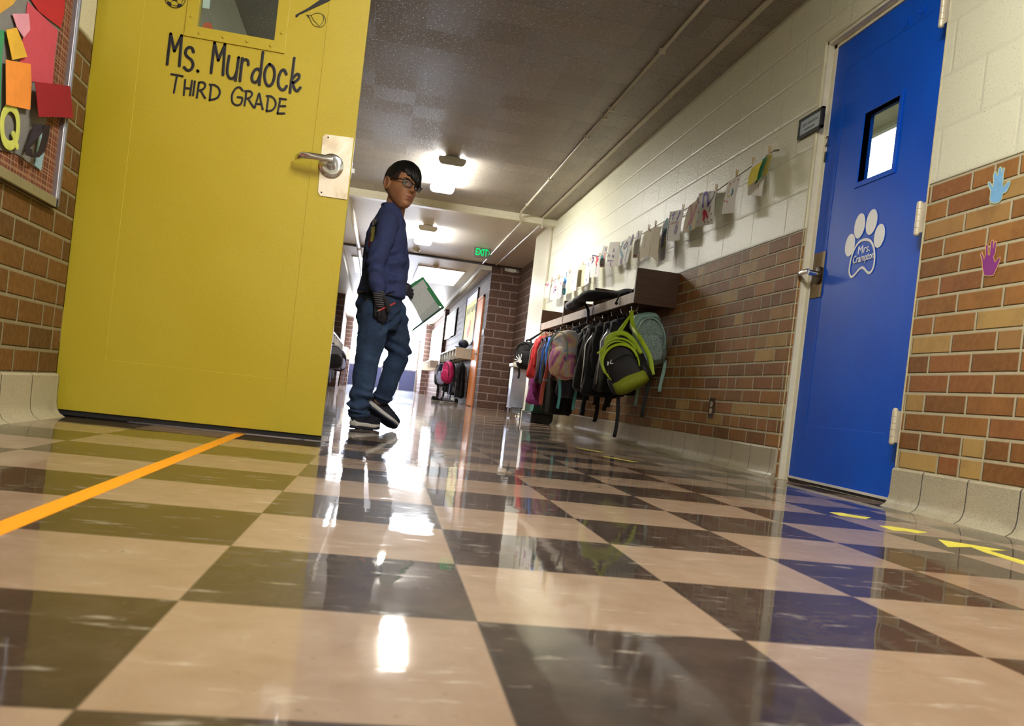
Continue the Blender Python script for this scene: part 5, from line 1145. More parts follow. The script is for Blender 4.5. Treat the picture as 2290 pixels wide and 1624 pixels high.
b = B(); b.loft([[(XR-0.04-0.02*math.sin(i*0.9), 19.65+i*0.28, z) for i in range(10)]+[(XR-0.032-0.02*math.sin(i*0.9), 19.65+i*0.28, z) for i in range(9, -1, -1)] for z in (1.52, 2.15)]); add('cloth', b, kk.m, t)
add('rod', B().tube([(XR-0.02, 19.6, 2.16), (XR-0.02, 22.2, 2.16)], 0.012, 8), m_black, t)
# white cubby shelves
m_cub = M('white_cubby_enamel', (224, 216, 196), 0.45, var=0.04)
def cubby(xw, sgn, y0, y1, n, zb, zt, label, name='cubby_shelf'):
    d = 0.30; t = thing(name, (xw+sgn*d/2, (y0+y1)/2, zb), label, 'shelf', 'white cubby shelves')
    add('top_board', B().box((min(xw, xw+sgn*d), y0, zt-0.025), (max(xw, xw+sgn*d), y1, zt), 0.003), m_cub, t)
    for i in range(n+1):
        y = y0+0.015+(y1-y0-0.03)*i/n; P = []
        r = 0.05
        pr = [(0.0, zt-0.025), (0.0, zb), (d-r, zb)]+[(d-r+r*math.sin(a), zb+r-r*math.cos(a)) for a in (0.4, 0.8, 1.2)]+[(d, zb+r), (d, zt-0.025)]
        b = B(); b.poly([(xw+sgn*a, y-0.014, z) for a, z in pr], (0, 0.028, 0)); add('divider', b, m_cub, t)
    add('back_rail', B().box((min(xw, xw+sgn*0.02), y0, zb+0.01), (max(xw, xw+sgn*0.02), y1, zb+0.09)), m_cub, t)
    for i in range(n*2):
        y = y0+0.2+(y1-y0-0.4)*i/(n*2-1); x = xw+sgn*0.02
        b = B(); b.tube([(x, y, zb+0.05), (x+sgn*0.09, y, zb+0.03), (x+sgn*0.12, y, zb+0.03), (x+sgn*0.13, y, zb+0.05)], 0.006, 6); add('hook', b, m_steel, t)
    return t
cubby(XR, -1, 15.7, 19.6, 6, 0.86, 1.06, 'nearer white cubby shelf on the far right wall')
cubby(XR, -1, 23.2, 29.0, 7, 0.80, 1.0, 'farther white cubby shelf on the right, under the windows')
cubby(-1.22, 1, 15.6, 20.8, 6, 0.86, 1.06, 'white cubby shelf on the far left wall')
t = cubby(-1.22, 1, 24.0, 28.5, 4, 0.86, 1.10, 'second white cubby shelf farther along the left wall')
t = thing('cap', (1.48, 16.0, 1.06), 'dark cap lying on the nearer white cubby shelf', 'cap')
add('crown', B().ball((1.48, 16.0, 1.15), (0.10, 0.12, 0.085), 20, 12), m_navy, t, True); add('brim', B().ball((1.40, 15.95, 1.08), (0.09, 0.09, 0.012), 20, 8), m_navy, t, True)
# coats under the near cubby: lean copies of a few kinds
m_pink = M('hot_pink_nylon', (214, 44, 104), 0.5); m_lil = M('pale_lilac_nylon', (178, 176, 206), 0.5); m_gry = M('mid_grey_cloth', (104, 104, 110), 0.8); m_olv = M('dark_olive_cloth', (52, 56, 44), 0.8); m_mag = M('magenta_nylon', (206, 60, 190), 0.5)
def far_coat(y, x, zb, m, label, hx=0.08, hy=0.14, zt=0.80, seed=1, grp='coats in the far corridor'):
    t = jacket(y, x, zt, zb, hx, hy, m, label, seed=seed, hz=0.893); t['group'] = grp; return t
def far_bag(o, az, m, m2, label, w=0.3, h=0.42, strap=m_blk1):
    return backpack(o, az, 0.1, w, 0.15, h, m, m2, strap, label, tails=(0.3, 0.35), group='bags in the far corridor', hook=(1.50 if o[0] > 0 else -1.10, o[1], 0.893))
far_coat(15.95, 1.50, 0.12, m_blk1, 'black coat hanging nearest the orange door', seed=2.2)
far_bag((1.27, 16.33, 0.58), PI*1.2, m_pink, m_pink, 'hot pink bag hanging under the dark cap', 0.26, 0.44)
far_coat(16.75, 1.50, 0.2, m_gry, 'grey trousers and jacket hanging beside the pink bag', seed=3.1)
far_bag((1.28, 17.25, 0.55), PI*1.2, m_navy, m_lil, 'navy and lilac backpack with a magenta base', 0.34, 0.5, m_lil)
far_coat(17.75, 1.50, 0.16, m_navy, 'dark navy coat in the middle of the far right rack', seed=5.2)
far_bag((1.28, 18.18, 0.54), PI*1.1, m_blk2, m_blk1, 'black backpack under the far right cubby', 0.36, 0.5)
far_coat(18.6, 1.50, 0.2, m_olv, 'dark olive jacket toward the far end of the right rack', seed=6.6)
far_coat(19.3, 1.50, 0.22, m_blk1, 'last black coat of the far right rack', seed=7.3)
# shoes on the floor there
def shoe_plain(o, az, m, label, grp='shoes on the far floor'):
    F = frame3(o, az); t = thing('shoe', tuple(o), label, 'shoe', grp)
    b = B(); b.loft([[F(wd*math.cos(a)*0.5, l, 0.012+0.012*math.sin(a)) for a in [k*2*PI/14 for k in range(14)]] for l, wd in ((-0.10, 0.04), (-0.09, 0.065), (0, 0.07), (0.07, 0.085), (0.12, 0.06), (0.135, 0.03))]); add('sole', b, m_white, t, True)
    b = B(); b.loft([[F(wd*math.cos(a)*0.5, l, 0.02+h*max(0, math.sin(a))) for a in [k*2*PI/14 for k in range(14)]] for l, wd, h in ((-0.10, 0.04, 0.05), (-0.085, 0.062, 0.08), (-0.02, 0.066, 0.075), (0.05, 0.078, 0.05), (0.11, 0.056, 0.035), (0.13, 0.03, 0.02))]); add('upper', b, m, t, True)
    return t
SH = [((1.30, 16.0, 0), 0.3, m_gry, 'grey shoe nearest the orange door'), ((1.38, 16.35, 0), 2.4, m_white, 'white shoe in the middle of the far shoe pile'), ((1.22, 16.2, 0), 1.2, m_blk1, 'black shoe at the front of the far shoe pile'), ((1.48, 16.55, 0), 4.0, m_olv, 'olive shoe at the back of the far shoe pile'), ((1.28, 16.75, 0), 5.2, m_gry, 'grey shoe at the far side of the shoe pile'), ((1.10, 16.5, 0), 0.8, m_blk1, 'black shoe lying farthest out on the floor')]
for s in SH: shoe_plain(*s)
# piers and windows beyond
struct(add('trim_6', B().box((1.40, 28.5, 0), (1.62, 29.3, 2.33)), m_wall_far), 'brown brick pier at the end of the far right wall', 'pier')
struct(add('trim_7', B().box((1.52, 22.3, 0), (1.62, 22.9, 2.33)), m_wall_far), 'brown brick pier between banner and far windows', 'pier')
m_win = emit('daylit_side_pane', (244, 248, 255), 25.0)
def side_window(n, xw, sgn, y0, y1, z0, z1, label, nm=3):
    t = empty('window_%d' % n, (xw, (y0+y1)/2, z0)); struct(t, label, 'window')
    b = B(); e = 0.06
    xs0, xs1 = min(xw, xw+sgn*0.03), max(xw, xw+sgn*0.03)
    b.box((xs0, y0-e, z0-e), (xs1, y0, z1+e)); b.box((xs0, y1, z0-e), (xs1, y1+e, z1+e)); b.box((xs0, y0, z0-e), (xs1, y1, z0)); b.box((xs0, y0, z1), (xs1, y1, z1+e))
    for i in range(1, nm): y = y0+(y1-y0)*i/nm; b.box((xs0, y-0.05, z0), (xs1, y+0.05, z1))
    add('window_frame', b, m_white, t)
    add('pane', B().box((min(xw, xw+sgn*0.012), y0, z0), (max(xw, xw+sgn*0.012), y1, z1)), m_win, t)
side_window(1, XR, -1, 23.4, 28.2, 1.08, 2.05, 'bright side windows above the farther right cubby shelf')
side_window(2, -1.22, 1, 22.6, 28.6, 1.15, 2.1, 'bright side windows on the far left wall')
struct(add('trim_8', B().box((-1.22, 21.4, 0), (-1.02, 22.0, 2.3)), m_wall_far), 'brown brick pier between the left cubby shelves', 'pier')
struct(add('trim_9', B().box((-1.22, 29.4, 0), (-0.98, 30.2, 2.3)), m_wall_far), 'brown brick pier at the end of the far left wall', 'pier')
# left wall frames and coats
for y, z, lb in ((17.9, 1.98, 'upper dark framed panel on the far left wall'), (17.0, 1.56, 'lower dark framed panel on the far left wall')):
    t = thing('wall_frame', (-1.20, y, z-0.15), lb, 'frame', 'dark frames on the left wall')
    add('frame', B().box((-1.219, y-0.5, z-0.15), (-1.20, y+0.5, z+0.15), 0.004), m_black, t); add('panel', B().box((-1.20, y-0.46, z-0.12), (-1.196, y+0.46, z+0.12)), M('dark_panel', (52, 44, 48), 0.4), t)
far_bag((-0.90, 15.80, 0.60), 0.2-PI*0.5, m_gry, m_blk2, 'grey backpack nearest on the far left rack', 0.36, 0.46)
far_coat(16.35, -1.09, 0.16, m_blk2, 'charcoal coat behind the grey backpack on the left', seed=1.7)
far_coat(17.3, -1.09, 0.2, m_gry, 'grey coat in the middle of the far left rack', seed=2.9)
far_bag((-0.90, 18.418, 0.60), -PI*0.4, m_blk1, m_lil, 'black and pale striped bag on the far left rack', 0.34, 0.46, m_lil)
far_coat(19.4, -1.09, 0.2, m_gry, 'last grey coat on the far left rack', seed=4.9)
# ---------------------------------------------------------------- the boy
def P3(u, v, y): return at(u, v, y=y)
m_skin = N('warm_brown_skin'); _p = m_skin.obj()
m_skin.l(m_skin.ramp(m_skin.noise(_p, 24, 3), [(0.3, lin((176, 122, 88))), (0.7, lin((196, 142, 104)))]), m_skin.b.inputs['Base Color']); m_skin.set(Roughness=0.5)
m_skin.b.inputs['Subsurface Weight'].default_value = 0.08; m_skin.b.inputs['Subsurface Scale'].default_value = 0.01; m_skin = m_skin.m
m_lip = M('lip_skin', (158, 98, 80), 0.45); m_stub = M('cropped_hair_skin', (62, 42, 34), 0.7, var=0.2, scale=200)
m_hair = N('black_glossy_hair'); _p = m_hair.obj(); _vs = m_hair.n('ShaderNodeVectorMath', operation='MULTIPLY'); m_hair.l(_p, _vs.inputs[0]); _vs.inputs[1].default_value = (260, 260, 18)
m_hair.l(m_hair.ramp(m_hair.noise(_vs.outputs[0], 1, 3), [(0.3, lin((8, 7, 8))), (0.7, lin((26, 22, 24)))]), m_hair.b.inputs['Base Color']); m_hair.set(Roughness=0.33); m_hair.bump(m_hair.noise(_vs.outputs[0], 1, 3), 0.003); m_hair = m_hair.m
m_shirt = N('navy_heather_jersey'); _p = m_shirt.obj()
m_shirt.l(m_shirt.mix(m_shirt.noise(_p, 420, 2, 0.7), lin((44, 54, 104)), lin((78, 90, 142))), m_shirt.b.inputs['Base Color']); m_shirt.set(Roughness=0.85); m_shirt.bump(m_shirt.math('ADD', m_shirt.noise(_p, 260, 2), m_shirt.math('MULTIPLY', m_shirt.noise(_p, 18, 3), 1.5)), 0.004); m_shirt = m_shirt.m
m_denim = N('faded_blue_denim'); _p = m_denim.obj()
_c = m_denim.ramp(m_denim.noise(_p, 9, 4, 0.6), [(0.3, lin((26, 42, 72))), (0.55, lin((44, 70, 110))), (0.8, lin((78, 108, 146)))])
m_denim.l(m_denim.mix(m_denim.math('MULTIPLY', m_denim.noise(_p, 500, 2, 0.7), 0.35), _c, lin((96, 118, 150))), m_denim.b.inputs['Base Color']); m_denim.set(Roughness=0.85); m_denim.bump(m_denim.math('ADD', m_denim.noise(_p, 340, 2), m_denim.math('MULTIPLY', m_denim.noise(_p, 22, 3, 0.6), 2.0)), 0.005); m_denim = m_denim.m
m_glove = M('charcoal_knit', (54, 52, 58), 0.95, var=0.25, scale=300, bump=0.004, bscale=260)
def knit_cuff():
    k = N('grey_striped_knit'); p, x, y, z = k.pos(); f = k.math('FRACT', k.math('DIVIDE', z, 0.0105))
    s = k.step(k.math('ABSOLUTE', k.math('SUBTRACT', f, 0.5)), 0.2, 0.3); k.l(k.mix(s, lin((112, 108, 112)), lin((30, 30, 36))), k.b.inputs['Base Color']); k.set(Roughness=0.95); k.bump(s, 0.003); return k.m
m_cuff = knit_cuff()
m_shoe = M('navy_black_mesh_shoe', (26, 28, 44), 0.7, var=0.2, bump=0.003, bscale=200); m_mid = M('white_midsole', (222, 220, 216), 0.5); m_out = M('dark_outsole', (40, 46, 66), 0.65)

boy = thing('person', tuple(P3(835, 965, 3.58)), 'boy in navy long sleeved shirt, jeans and glasses, looking back while walking', 'person')
boy.location.z = 0
# ---- head surface
HC = P3(897, 419, 3.585); HM = Matrix.Rotation(math.radians(36), 3, 'Z') @ Matrix.Rotation(math.radians(7), 3, 'Y') @ Matrix.Rotation(math.radians(2), 3, 'X')
RX, RYd, RZ = 0.071, 0.089, 0.113
def G(x, s): return math.exp(-(x/s)**2)
def head_pt(lon, lat, extra=0.0):
    d = Vector((math.cos(lat)*math.sin(lon), -math.cos(lat)*math.cos(lon), math.sin(lat)))
    p = Vector((d.x*(RX+extra), d.y*(RYd+extra), d.z*(RZ+extra)))
    if p.z < 0:
        t = min(1, -p.z/RZ); p.x *= 1-0.16*t**2.2
        if p.y > 0: p.y *= 1-0.5*t
        p.y -= 0.046*t*t
    if p.z > 0 and p.y > 0: p.y *= 1.06
    if d.y < 0:
        w = min(1, -d.y*1.6); x, z = p.x, p.z; ax = abs(x); q = 0
        q += 0.021*G(x, 0.009)*(1 if -0.026 < z < 0.010 else math.exp(-((z+0.026)/0.006)**2) if z <= -0.026 else math.exp(-((z-0.010)/0.014)**2))*(0.45+0.55*min(1, max(0, (0.016-z)/0.04)))
        q += 0.009*G(x, 0.014)*G(z+0.024, 0.009) + 0.007*G(ax-0.013, 0.006)*G(z+0.026, 0.007)
        q += -0.0085*G(ax-0.030, 0.014)*G(z-0.006, 0.0095)
        q += 0.004*G(ax-0.028, 0.020)*G(z-0.024, 0.006)
        q += 0.0055*G(x, 0.021)*G(z+0.053, 0.006) + 0.0065*G(x, 0.018)*G(z+0.0655, 0.006) - 0.007*G(x, 0.024)*G(z+0.0590, 0.0026)
        q += -0.003*G(x, 0.020)*G(z+0.078, 0.006) + 0.009*G(x, 0.018)*G(z+0.096, 0.012)
        q += 0.005*G(ax-0.043, 0.018)*G(z+0.022, 0.020) - 0.0035*G(x, 0.005)*G(z+0.040, 0.006)
        p.y -= q*w
    return p
def HW(p): return HC + HM @ Vector(p)
body = B(); NL, NA = 120, 90
rows = []
for j in range(1, NA):
    lat = -PI/2+PI*j/NA; rows.append([HW(head_pt(2*PI*i/NL, lat)) for i in range(NL)])
body.loft(rows)
def ear_pts(b, sx):
    for k in range(1):
        c = Vector((sx*0.072, 0.012, -0.004))
        rim = [c+Vector((sx*(0.010+0.007*math.sin(a)*0.3), 0.018*math.cos(a)+0.004*math.sin(a), 0.030*math.sin(a)-0.002)) for a in [i*2*PI/22 for i in range(22)]]
        b.tube([HW(q) for q in rim], 0.0042, 8, closed=True)
        b.ball(HW(c+Vector((sx*0.004, -0.001, 0))), (0.006, 0.017, 0.028), 16, 12, rot=HM); b.ball(HW(c+Vector((sx*0.006, -0.006, -0.026))), (0.006, 0.008, 0.009), 12, 8, rot=HM)
ear_pts(body, -1); ear_pts(body, 1)
NB = P3(877, 478, 3.60)
body.capsule(HW((0, 0.018, -0.055)), NB, 0.044, 0.046); body.capsule(HW((0, -0.01, -0.075)), NB+Vector((0.02, 0, 0)), 0.036, 0.042)
# ---- skeleton
pel = P3(850, 672, 3.60); wst = P3(860, 620, 3.60); chs = P3(866, 535, 3.60)
hipR, kneR, ankR = P3(838, 690, 3.54), P3(823, 795, 3.52), P3(806, 930, 3.535)
hipL, kneL, ankL = P3(868, 690, 3.67), P3(893, 786, 3.655), P3(848, 893, 3.72)
shR, elR, wrR = P3(866, 505, 3.485), P3(842, 580, 3.455), P3(846, 652, 3.435)
shL, elL, wrL = P3(882, 505, 3.73), P3(896, 585, 3.79), P3(893, 630, 3.655)
body.chain([NB, chs, wst, pel], [0.05, 0.085, 0.078, 0.085]); body.chain([NB, shR, elR, wrR], [0.045, 0.036, 0.03, 0.022]); body.chain([NB, shL, elL, wrL], [0.045, 0.036, 0.03, 0.022])
body.chain([pel, hipR, kneR, ankR], [0.08, 0.062, 0.043, 0.030]); body.chain([pel, hipL, kneL, ankL], [0.08, 0.062, 0.043, 0.030])
# ---- hands: palm, four fingers of different length, thumb
knR = [P3(862, 682, 3.425), P3(855, 686, 3.420), P3(848, 685, 3.424), P3(842, 681, 3.430)]
fiR = [[knR[0], P3(865, 700, 3.428), P3(864, 711, 3.440), P3(861, 716, 3.452)], [knR[1], P3(857, 706, 3.426), P3(856, 718, 3.440), P3(853, 722, 3.455)],
       [knR[2], P3(848.5, 704, 3.428), P3(848, 715, 3.442), P3(847, 719, 3.456)], [knR[3], P3(840.5, 697, 3.434), P3(840, 706, 3.445), P3(840.5, 710, 3.456)]]
thR = [P3(856, 664, 3.42), P3(864, 674, 3.405), P3(867.5, 685, 3.399), P3(868.5, 695, 3.402)]
clip_y = 3.632
knL = [P3(901, 636, clip_y-0.022), P3(903, 643, clip_y-0.024), P3(905, 650, clip_y-0.024), P3(907, 656, clip_y-0.022)]
fiL = [[knL[0], P3(910, 637, clip_y-0.027), P3(917, 641, clip_y-0.018)], [knL[1], P3(913, 645, clip_y-0.028), P3(921, 650, clip_y-0.018)], [knL[2], P3(915, 653, clip_y-0.028), P3(922, 658, clip_y-0.018)], [knL[3], P3(914, 659, clip_y-0.027), P3(920, 664, clip_y-0.018)]]
thL = [P3(898, 640, clip_y+0.01), P3(908, 648, clip_y+0.022), P3(918, 654, clip_y+0.018)]
def hand(b, wr, kn, fi, th, g=0.0, wr2=None):
    for k in kn: b.capsule(wr, k, 0.017+g, 0.0115+g)
    for i in range(3): b.capsule(kn[i], kn[i+1], 0.0115+g, 0.0115+g)
    for f in fi: b.chain(f, [0.0098+g, 0.0090+g, 0.0082+g, 0.0076+g][:len(f)], 10)
    b.chain(th, [0.0125+g, 0.0105+g, 0.0094+g, 0.0084+g][:len(th)], 10)
hand(body, wrR, knR, fiR, thR); hand(body, wrL, knL, fiL, thL)
bo_ = add('body', body, [m_skin, m_lip, m_stub], boy); remesh(bo_, 0.0030, 2, 0.4); bake(bo_)
HMi = HM.inverted(); bw = world_of(bo_)
for pgon in bo_.data.polygons:
    q = HMi @ ((bw @ pgon.center)-HC)
    if q.y < -0.05 and abs(q.x) < 0.0225-0.9*abs(q.z+0.0595) and -0.0715 < q.z < -0.0495: pgon.material_index = 1
    elif q.z > 0.004 and q.y > -0.045 and abs(q.x) < 0.0715 and (q.z > 0.012 or q.y > 0.03) : pgon.material_index = 2
    elif q.z > -0.05 and q.y > 0.045 and abs(q.x) < 0.064: pgon.material_index = 2
# ---- eyes
for sx in (-1, 1):
    c = Vector((sx*0.030, -0.0635, 0.005))
    e = add('eye', B().ball(HW(c), 0.0135, 20, 14), M('eye_white', (206, 200, 194), 0.2) if sx < 0 else bpy.data.materials['eye_white'], boy, True)
    g = Vector((-0.30, -1, -0.12)).normalized()
    add('iris', B().ball(HW(c+g*0.0098), 0.0058, 14, 10), m_black, e, True)
    b = B(); b.tube([HW(c+Vector((0.0165*math.cos(a), -0.0118-0.002*math.sin(a), 0.0068*math.sin(a)+0.001))) for a in [0.15+i*(PI-0.3)/10 for i in range(11)]], 0.0016, 6); add('upper_lid', b, m_stub, boy, True)
    b = B(); b.tube([HW(Vector((sx*(0.014+0.034*f), -0.0865+0.016*f*f, 0.0235+0.006*math.sin(PI*f*0.8)))) for f in [i/8 for i in range(9)]], [0.0012+0.0018*math.sin(PI*i/8) for i in range(9)], 6); add('eyebrow', b, m_hair, boy, True)
# ---- hair: cropped at the ear side, long fringe swept over his left eye
def hair_low(lo):
    K = [(-180, -0.045), (-130, -0.025), (-100, 0.036), (-75, 0.058), (-50, 0.062), (-30, 0.050), (-12, 0.036), (5, 0.026), (22, 0.014), (40, 0.008), (60, 0.018), (80, 0.016), (110, 0.0), (140, -0.03), (180, -0.045)]
    for (a, za), (c, zc) in zip(K, K[1:]):
        if a <= lo <= c: return za+(zc-za)*(lo-a)/(c-a)
    return -0.045
hb = B(); NLh, NH = 180, 26; outer = []; inner = []
for i in range(NLh):
    lon = -PI+2*PI*i/NLh; lo = math.degrees(lon); zb = hair_low(lo)+0.0035*math.sin(lon*17)+0.002*math.sin(lon*41+1)
    lat0 = math.asin(max(-0.99, min(0.99, zb/RZ))); co, ci = [], []
    front = max(0, math.cos(lon-0.35))
    for j in range(NH+1):
        f = j/NH; lat = lat0+(PI/2-0.02-lat0)*f
        thk = 0.006+0.017*min(1, f*2.0)+0.010*front*(1-f)*min(1, f*5+0.35)
        if -125 < lo < -45: thk *= 0.35+0.65*min(1, f*1.7)
        gro = 1+0.10*math.sin(lon*34+6*math.sin(f*4)+f*9)*(1-f*0.7)
        co.append(HW(head_pt(lon, lat, thk*gro))); ci.append(HW(head_pt(lon, lat, -0.001)))
    outer.append(co); inner.append(ci)
def grid(b, cols, flip=False):
    V = [[b.bm.verts.new(p) for p in c] for c in cols]; n = len(V)
    for i in range(n):
        for j in range(len(V[0])-1):
            q = (V[i][j], V[(i+1) % n][j], V[(i+1) % n][j+1], V[i][j+1]); b.bm.faces.new(q[::-1] if flip else q)
    return V
VO = grid(hb, outer); VI = grid(hb, inner, True)
for i in range(NLh): hb.bm.faces.new((VO[i][0], VI[i][0], VI[(i+1) % NLh][0], VO[(i+1) % NLh][0]))
hb.bm.faces.new([VO[i][NH] for i in range(NLh)]); 
hair = add('hair', hb, m_hair, boy, True)
# a few fringe locks lying across the forehead
for i in range(9):
    lo0 = -0.55+i*0.16; b = B(); L_ = []
    for k in range(8):
        f = k/7; L_.append(HW(head_pt(lo0+0.55*f, math.radians(50-42*f+i*0.6), 0.018-0.006*f)))
    b.tube(L_, [0.006*(1-0.75*(k/7)**2) for k in range(8)], 8, flat=((HM @ Vector((0, 1, 0))), 0.6)); add('hair_lock', b, m_hair, hair, True)
# ---- glasses
gl = empty('glasses', HW((0, -0.095, 0.004))); gl.parent = boy; gl.matrix_parent_inverse = world_of(boy).inverted()
m_gf = M('black_glasses_frame', (18, 15, 16), 0.3); b = B()
def gp(x, z): return HW((x, -0.0985+0.012*(abs(x)/0.055)**2, z))
for sx in (-1, 1):
    ring = [gp(sx*0.0315+0.0245*math.copysign(abs(math.cos(a))**0.7, math.cos(a)), 0.003+0.0165*math.copysign(abs(math.sin(a))**0.7, math.sin(a))) for a in [i*2*PI/32 for i in range(32)]]
    b.tube(ring, 0.0019, 8, closed=True); b.tube([gp(sx*0.0315+0.0245*math.cos(a), 0.003+0.0172*math.sin(a)**0.7) for a in [0.25+i*(PI-0.5)/12 for i in range(13)]], 0.0026, 8)
b.tube([gp(-0.009, 0.009), gp(0, 0.011), gp(0.009, 0.009)], 0.002, 8); add('frame', b, m_gf, gl, True)
for sx in (-1, 1):
    b = B(); b.tube([gp(sx*0.056, 0.013), HW((sx*0.068, -0.082, 0.013)), HW((sx*0.0745, -0.045, 0.012)), HW((sx*0.0775, 0.0, 0.012)), HW((sx*0.074, 0.02, 0.004))], 0.0026, 8, flat=(HM @ Vector((1, 0, 0)), 0.7)); add('temple', b, m_gf, gl, True)
    b = B(); b.poly([gp(sx*0.0315+0.0238*math.copysign(abs(math.cos(a))**0.7, math.cos(a)), 0.003+0.0160*math.copysign(abs(math.sin(a))**0.7, math.sin(a))) for a in [i*2*PI/28 for i in range(28)]], HM @ Vector((0, 0.001, 0)), back=True); add('lens', b, glass('spectacle_lens', (244, 246, 250)) if sx < 0 else bpy.data.materials['spectacle_lens'], gl)
# ---- shirt
def trings(b, specs, n=40):
    R = []
    for (u, v, y, a, d, az) in specs:
        c = P3(u, v, y); fw = Vector((math.cos(az), math.sin(az), 0)); rs = Vector((fw.y, -fw.x, 0))
        R.append([c+rs*(a*math.copysign(abs(math.cos(k*2*PI/n))**0.85, math.cos(k*2*PI/n)))+fw*(d*math.copysign(abs(math.sin(k*2*PI/n))**0.85, math.sin(k*2*PI/n))) for k in range(n)])
    return b.loft(R)
D = math.radians
b = B()
trings(b, [(877, 462, 3.60, 0.052, 0.050, D(0)), (875, 472, 3.60, 0.068, 0.060, D(2)), (871, 483, 3.61, 0.108, 0.066, D(5)), (868, 498, 3.615, 0.122, 0.078, D(8)), (864, 525, 3.615, 0.124, 0.100, D(12)), (862, 560, 3.61, 0.124, 0.104, D(15)), (859, 600, 3.605, 0.126, 0.104, D(18)), (857, 632, 3.60, 0.138, 0.103, D(22)), (853, 655, 3.60, 0.142, 0.108, D(26)), (852, 664, 3.60, 0.138, 0.106, D(28))])
b.chain([P3(869, 494, 3.56), P3(867, 500, 3.50)], [0.060, 0.056], 20)
b.chain([P3(878, 496, 3.69), shL, P3(890, 550, 3.76), elL, P3(896, 612, 3.72), P3(893, 628, 3.665)], [0.058, 0.058, 0.052, 0.047, 0.042, 0.036], 20)
sh = add('shirt', b, m_shirt, boy); remesh(sh, 0.0048, 3, 0.5); bake(sh)
def wrinkle(o, fn):
    me = o.data; W = world_of(o); nrm = [v.normal.copy() for v in me.vertices]
    for v, n in zip(me.vertices, nrm): v.co += n*fn(W @ v.co)
    me.update()
armA, armB = shR, wrR; ad = (armB-armA).normalized()
def wr_shirt(p):
    w = 0.0
    t = (p-armA).dot(ad); rad = ((p-armA)-ad*t).length
    if rad < 0.085 and t > 0.06 and p.y < 3.53: w += 0.009*math.sin(t*95+6*noise.noise(p*9)+p.x*30)*min(1, (t-0.06)*8)
    w += 0.006*noise.noise(Vector((p.x*9+p.z*7, p.y*7, p.z*13-p.x*9)))+0.003*noise.noise(p*34)
    s = p.z-0.45*(p.x+0.15)
    if p.y < 3.56: w += 0.009*math.sin(s*62+5*noise.noise(p*5))*max(0, 1-abs(p.z-0.86)/0.22)
    return w
wrinkle(sh, wr_shirt)
b = B(); b.chain([P3(869, 496, 3.53), P3(868, 505, 3.482), P3(857, 545, 3.457), P3(841, 580, 3.447), P3(842, 615, 3.438), P3(845.5, 646, 3.436)], [0.054, 0.055, 0.047, 0.046, 0.043, 0.037], 22)
sl = add('sleeve', b, m_shirt, sh); remesh(sl, 0.0045, 3, 0.5); bake(sl)
def wr_sleeve(p):
    t = (p-armA).dot(ad); return 0.0075*math.sin(t*88+6*noise.noise(p*8)+p.x*35)*min(1, max(0, t+0.02)*6)*(0.4+0.6*abs(noise.noise(p*11+Vector((3, 1, 2)))))+0.004*noise.noise(p*24)
wrinkle(sl, wr_sleeve)
b = B(); b.tube([P3(877, 463, 3.60)+Vector((0.048*math.cos(a), 0.050*math.sin(a), 0.004*math.cos(a+2))) for a in [i*2*PI/24 for i in range(24)]], 0.0085, 10, closed=True); add('collar', b, m_shirt, sh, True)
# ---- jeans
b = B()
trings(b, [(852, 648, 3.60, 0.118, 0.092, D(28)), (850, 665, 3.60, 0.124, 0.098, D(30)), (848, 690, 3.60, 0.126, 0.102, D(32)), (848, 715, 3.60, 0.118, 0.096, D(32)), (850, 738, 3.60, 0.10, 0.075, D(32))])
b.chain([P3(840, 700, 3.535), P3(832, 750, 3.525), P3(823, 795, 3.52), P3(815, 845, 3.52), P3(806, 892, 3.53), P3(802, 920, 3.532)], [0.083, 0.073, 0.061, 0.056, 0.055, 0.051], 22)
b.chain([P3(872, 700, 3.665), P3(884, 748, 3.66), P3(893, 784, 3.655), P3(878, 832, 3.68), P3(860, 878, 3.71), P3(857, 885, 3.713)], [0.086, 0.070, 0.058, 0.052, 0.046, 0.046], 22)
jn = add('jeans', b, m_denim, boy); remesh(jn, 0.0048, 3, 0.5); bake(jn)
def wr_jean(p):
    w = 0.008*noise.noise(Vector((p.x*10, p.y*8, p.z*16)))+0.0025*noise.noise(p*40)
    lowR = max(0, 1-abs(p.z-0.13)/0.10) if p.y < 3.62 else 0
    w += 0.011*lowR*math.sin(p.z*120+4*noise.noise(p*12))
    kn = max(0, 1-abs(p.z-0.42)/0.09) if p.y > 3.59 else 0
    w += 0.010*kn*math.sin((p.z+0.5*p.x)*90+3*noise.noise(p*9))
    th = max(0, 1-abs(p.z-0.56)/0.1); w += 0.008*th*math.sin((p.z-0.8*p.x)*70+4*noise.noise(p*8))
    return w
wrinkle(jn, wr_jean)
b = B()
cR = P3(802.5, 921, 3.532); b.tube([cR+Vector((0.049*math.cos(a), 0.049*math.sin(a), 0.004*math.sin(2*a))) for a in [i*2*PI/28 for i in range(28)]], 0.0075, 10, closed=True); add('hem', b, m_denim, jn, True)
dL = (P3(857, 885, 3.713)-P3(893, 784, 3.655)).normalized(); uL = dL.orthogonal().normalized(); vL = dL.cross(uL); cL = P3(856.5, 887, 3.714)
b = B(); b.tube([cL+uL*0.045*math.cos(a)+vL*0.045*math.sin(a) for a in [i*2*PI/28 for i in range(28)]], 0.008, 10, closed=True); add('hem', b, m_denim, jn, True)
b = B(); b.tube([P3(851, 662, 3.60)+Vector((math.cos(D(28))*0.099*math.sin(a)+math.sin(D(28))*0.124*math.cos(a), math.sin(D(28))*0.099*math.sin(a)-math.cos(D(28))*0.124*math.cos(a), 0)) for a in [i*2*PI/40 for i in range(40)]], 0.010, 8, closed=True); add('belt', b, m_black, boy, True)
